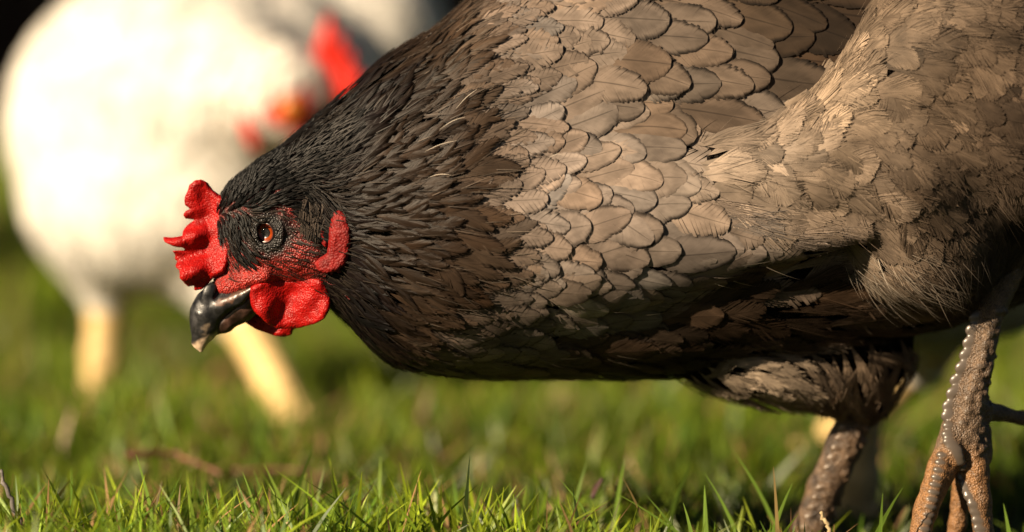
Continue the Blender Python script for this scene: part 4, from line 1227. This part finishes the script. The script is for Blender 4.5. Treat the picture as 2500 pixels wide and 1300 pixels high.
# ------------------------------------------------------------------ white hens
def white_hen(fr, label, origin):
    root = empty("hen", fr.w(np.array(origin, float)), label, "hen", "white hens")
    def F(P):
        f = rot_ell(P, (480, 300, 0), (460, 400, 370), 0)
        f = smin(f, rot_ell(P, (820, 150, 260), (270, 330, 260), 0), 60)          # rump, further back
        f = smin(f, rot_ell(P, (300, 500, -20), (215, 190, 220), 35), 60)
        f = smin(f, ell(P, (430, 490, -120), (325, 210, 250)), 60)
        f = smin(f, cone(P, (235, 520, -60), (262, 730, -50), 150, 46), 60)
        f = smin(f, cone(P, (520, 580, -120), fr.tr(600, 800, -260), 150, 44), 70)
        f = smin(f, cone(P, (440, 180, -170), (690, 200, -400), 210, 105), 90)
        f = smin(f, ell(P, (722, 222, -420), (98, 112, 88)), 30)
        return f
    def Fl(P):
        a = chain(P, [(np.array((262, 640, -40)), 78), (np.array((265, 740, -50)), 46), (np.array((255, 860, -50)), 42), (np.array((248, 985, -50)), 42), (np.array((245, 1060, -50)), 36)], 1, 20)
        for t in ((150, 1075, -110), (200, 1085, -170), (300, 1080, -150), (290, 1078, 40)): a = smin(a, cone(P, (245, 1045, -50), t, 30, 13), 10)
        b = chain(P, [(fr.tr(560, 720, -190), 80), (fr.tr(600, 800, -260), 46), (fr.tr(668, 930, -480), 44), (fr.tr(735, 1045, -700), 42), (fr.tr(748, 1085, -740), 34)], 1, 20)
        for t in ((670, 1092, -800), (740, 1096, -850), (810, 1092, -800), (790, 1050, -620)): b = smin(b, cone(P, fr.tr(748, 1085, -740), fr.tr(*t), 28, 12), 10)
        return np.minimum(a, b) + vnoise(P, 20, 3) * 3
    V, Q = surfnets(F, (-60, -260, -560), (1200, 860, 620), 14)
    L, QL = surfnets(Fl, (120, 560, -900), (880, 1130, 90), 9)
    cb = np.tile([.78, .73, .66, 1], (len(V), 1)); cl = np.tile([.62, .44, .20, 1], (len(L), 1))
    cl[:, :3] *= np.clip(1 + vnoise(L, 30, 4) * .25, .6, 1.3)[:, None]
    make_mesh("body", fr.w(np.concatenate([V, L])), np.concatenate([Q, QL + len(V)]), MAT_YELLOW, root, attrs={"col": np.concatenate([cb, cl])})
    fl = flow_of([(100, 300, .2, .9), (300, 200, .3, .8), (300, 600, .5, .8), (600, 300, .2, .9), (700, 150, -.5, .6), (600, 150, -.7, .6), (700, 320, -.4, .9), (850, 100, .9, .2), (700, 650, .8, .3)])
    pts = V + R.normal(0, 4, V.shape)
    hd = np.linalg.norm(pts - np.array([722, 222, -420]), axis=1) < 150
    face = (((pts[:, 0] - 735) / 84) ** 2 + ((pts[:, 1] - 252) / 66) ** 2 < 1) & (pts[:, 2] < -430)
    pts = pts[~face]; hd = hd[~face]
    k = poisson(pts, np.where(hd, 22.0, 44.0)); P = pts[k]; hd = hd[k]; n = len(P)
    c = np.tile([.85, .82, .76], (n, 1)) * np.exp(R.normal(0, .05, n) + vnoise(P, 90, 80) * .07)[:, None]
    bag = Bag(); bag.add(*feathers(F, P, fl, np.where(hd, 60., 150.), np.where(hd, 12., 38.), c, .1, nb=8, M=2, pointed=.2, loose=.3, lift=(2, 7), fluff=.2, K=4))
    bag.build("plumage", fr, MAT_WHITE, root)
    def part(name, Fp, lo, hi, h, mat):
        v, q = surfnets(Fp, lo, hi, h); return make_mesh(name, fr.w(v), q, mat, root)
    COMB2 = [(790, 170), (790, 115), (806, 66), (822, 30), (834, 62), (838, 100), (856, 78), (862, 130), (880, 122), (882, 172), (906, 178), (898, 230), (850, 258), (806, 230)]
    def Fc(P):
        d = poly_dist(COMB2, P[..., 0], P[..., 1]); z = np.abs(P[..., 2] + 425 - 6 * np.sin(P[..., 1] / 20))
        t = np.clip(d / 14, 0, 1)
        return np.where(d > 0, z - 13 * np.sqrt(np.clip(1 - (1 - t) ** 2, 0, 1)), np.hypot(z, d)) * .8
    part("comb", Fc, (755, 20, -470), (925, 275, -380), 4, MAT_COMB_FAR)
    part("face", lambda P: smax(ell(P, (722, 222, -420), (101, 115, 94)), ((((P[..., 0] - 740) / 72) ** 2 + ((P[..., 1] - 250) / 52) ** 2 + .05) ** .5 - 1) * 50 + vnoise(P, 25, 5) * 6 + (P[..., 2] > -440) * 60, 6), (640, 170, -540), (840, 330, -430), 4, MAT_COMB_FAR)
    part("ear_lobe", lambda P: rot_ell(P, (640, 310, -466), (15, 46, 22), -22), (600, 250, -510), (690, 370, -420), 4, MAT_COMB_FAR)
    part("wattle", lambda P: rot_ell(P, (775, 350, -455), (34, 52, 13), 0), (730, 280, -490), (830, 420, -420), 4, MAT_COMB_FAR)
    part("wattle", lambda P: rot_ell(P, (785, 350, -385), (34, 52, 13), 0), (730, 280, -420), (840, 420, -350), 4, MAT_COMB_FAR)
    v, q = surfnets(lambda P: cone(P, (805, 250, -420), (880, 300, -420), 36, 4), (760, 200, -480), (900, 340, -360), 4)
    make_mesh("beak", fr.w(v), q, MAT_YELLOW, root, attrs={"col": np.tile([.55, .36, .13, 1], (len(v), 1))})
    v, q = surfnets(lambda P: ell(P, (735, 253, -513), (24, 24, 12)), (705, 222, -535), (765, 285, -485), 2.5)
    ec = np.where((np.hypot(v[:, 0] - 735, v[:, 1] - 253) < 7)[:, None], [.01, .01, .01, 1], [.65, .22, .03, 1])
    make_mesh("eye", fr.w(v), q, MAT_EYE, root, attrs={"col": ec})
    # tail
    tl = np.array([(1010, 20 + 25 * i, 330 + 25 * i) for i in range(5)], float)
    bag = Bag(); bag.add(*feathers(F, tl, lambda P: np.tile([.35, -.75, .8], P.shape[:-1] + (1,)), 420, 60, np.tile([.75, .7, .64], (5, 1)), .1, nb=14, M=3, conform=.05))
    bag.build("tail_feathers", fr, MAT_WHITE, root)
    return root
wh = white_hen(Frame(0.55), "large white hen with a bright red comb, blurred behind the dark head", (400, 1060, -150))

# the second white hen stands close behind the grey-brown one: only a little of it shows between the legs
second = wh.copy(); COL.objects.link(second)
second["label"] = "white hen hidden behind the grey-brown hen, its pale leg between her legs"
for ch in list(wh.children):
    c = ch.copy(); COL.objects.link(c); c.parent = second
second.location = (0.154, 0.233, 0.0)
second.rotation_euler = (0, 0, math.radians(-143))
second.scale = (-1, 1, 1)
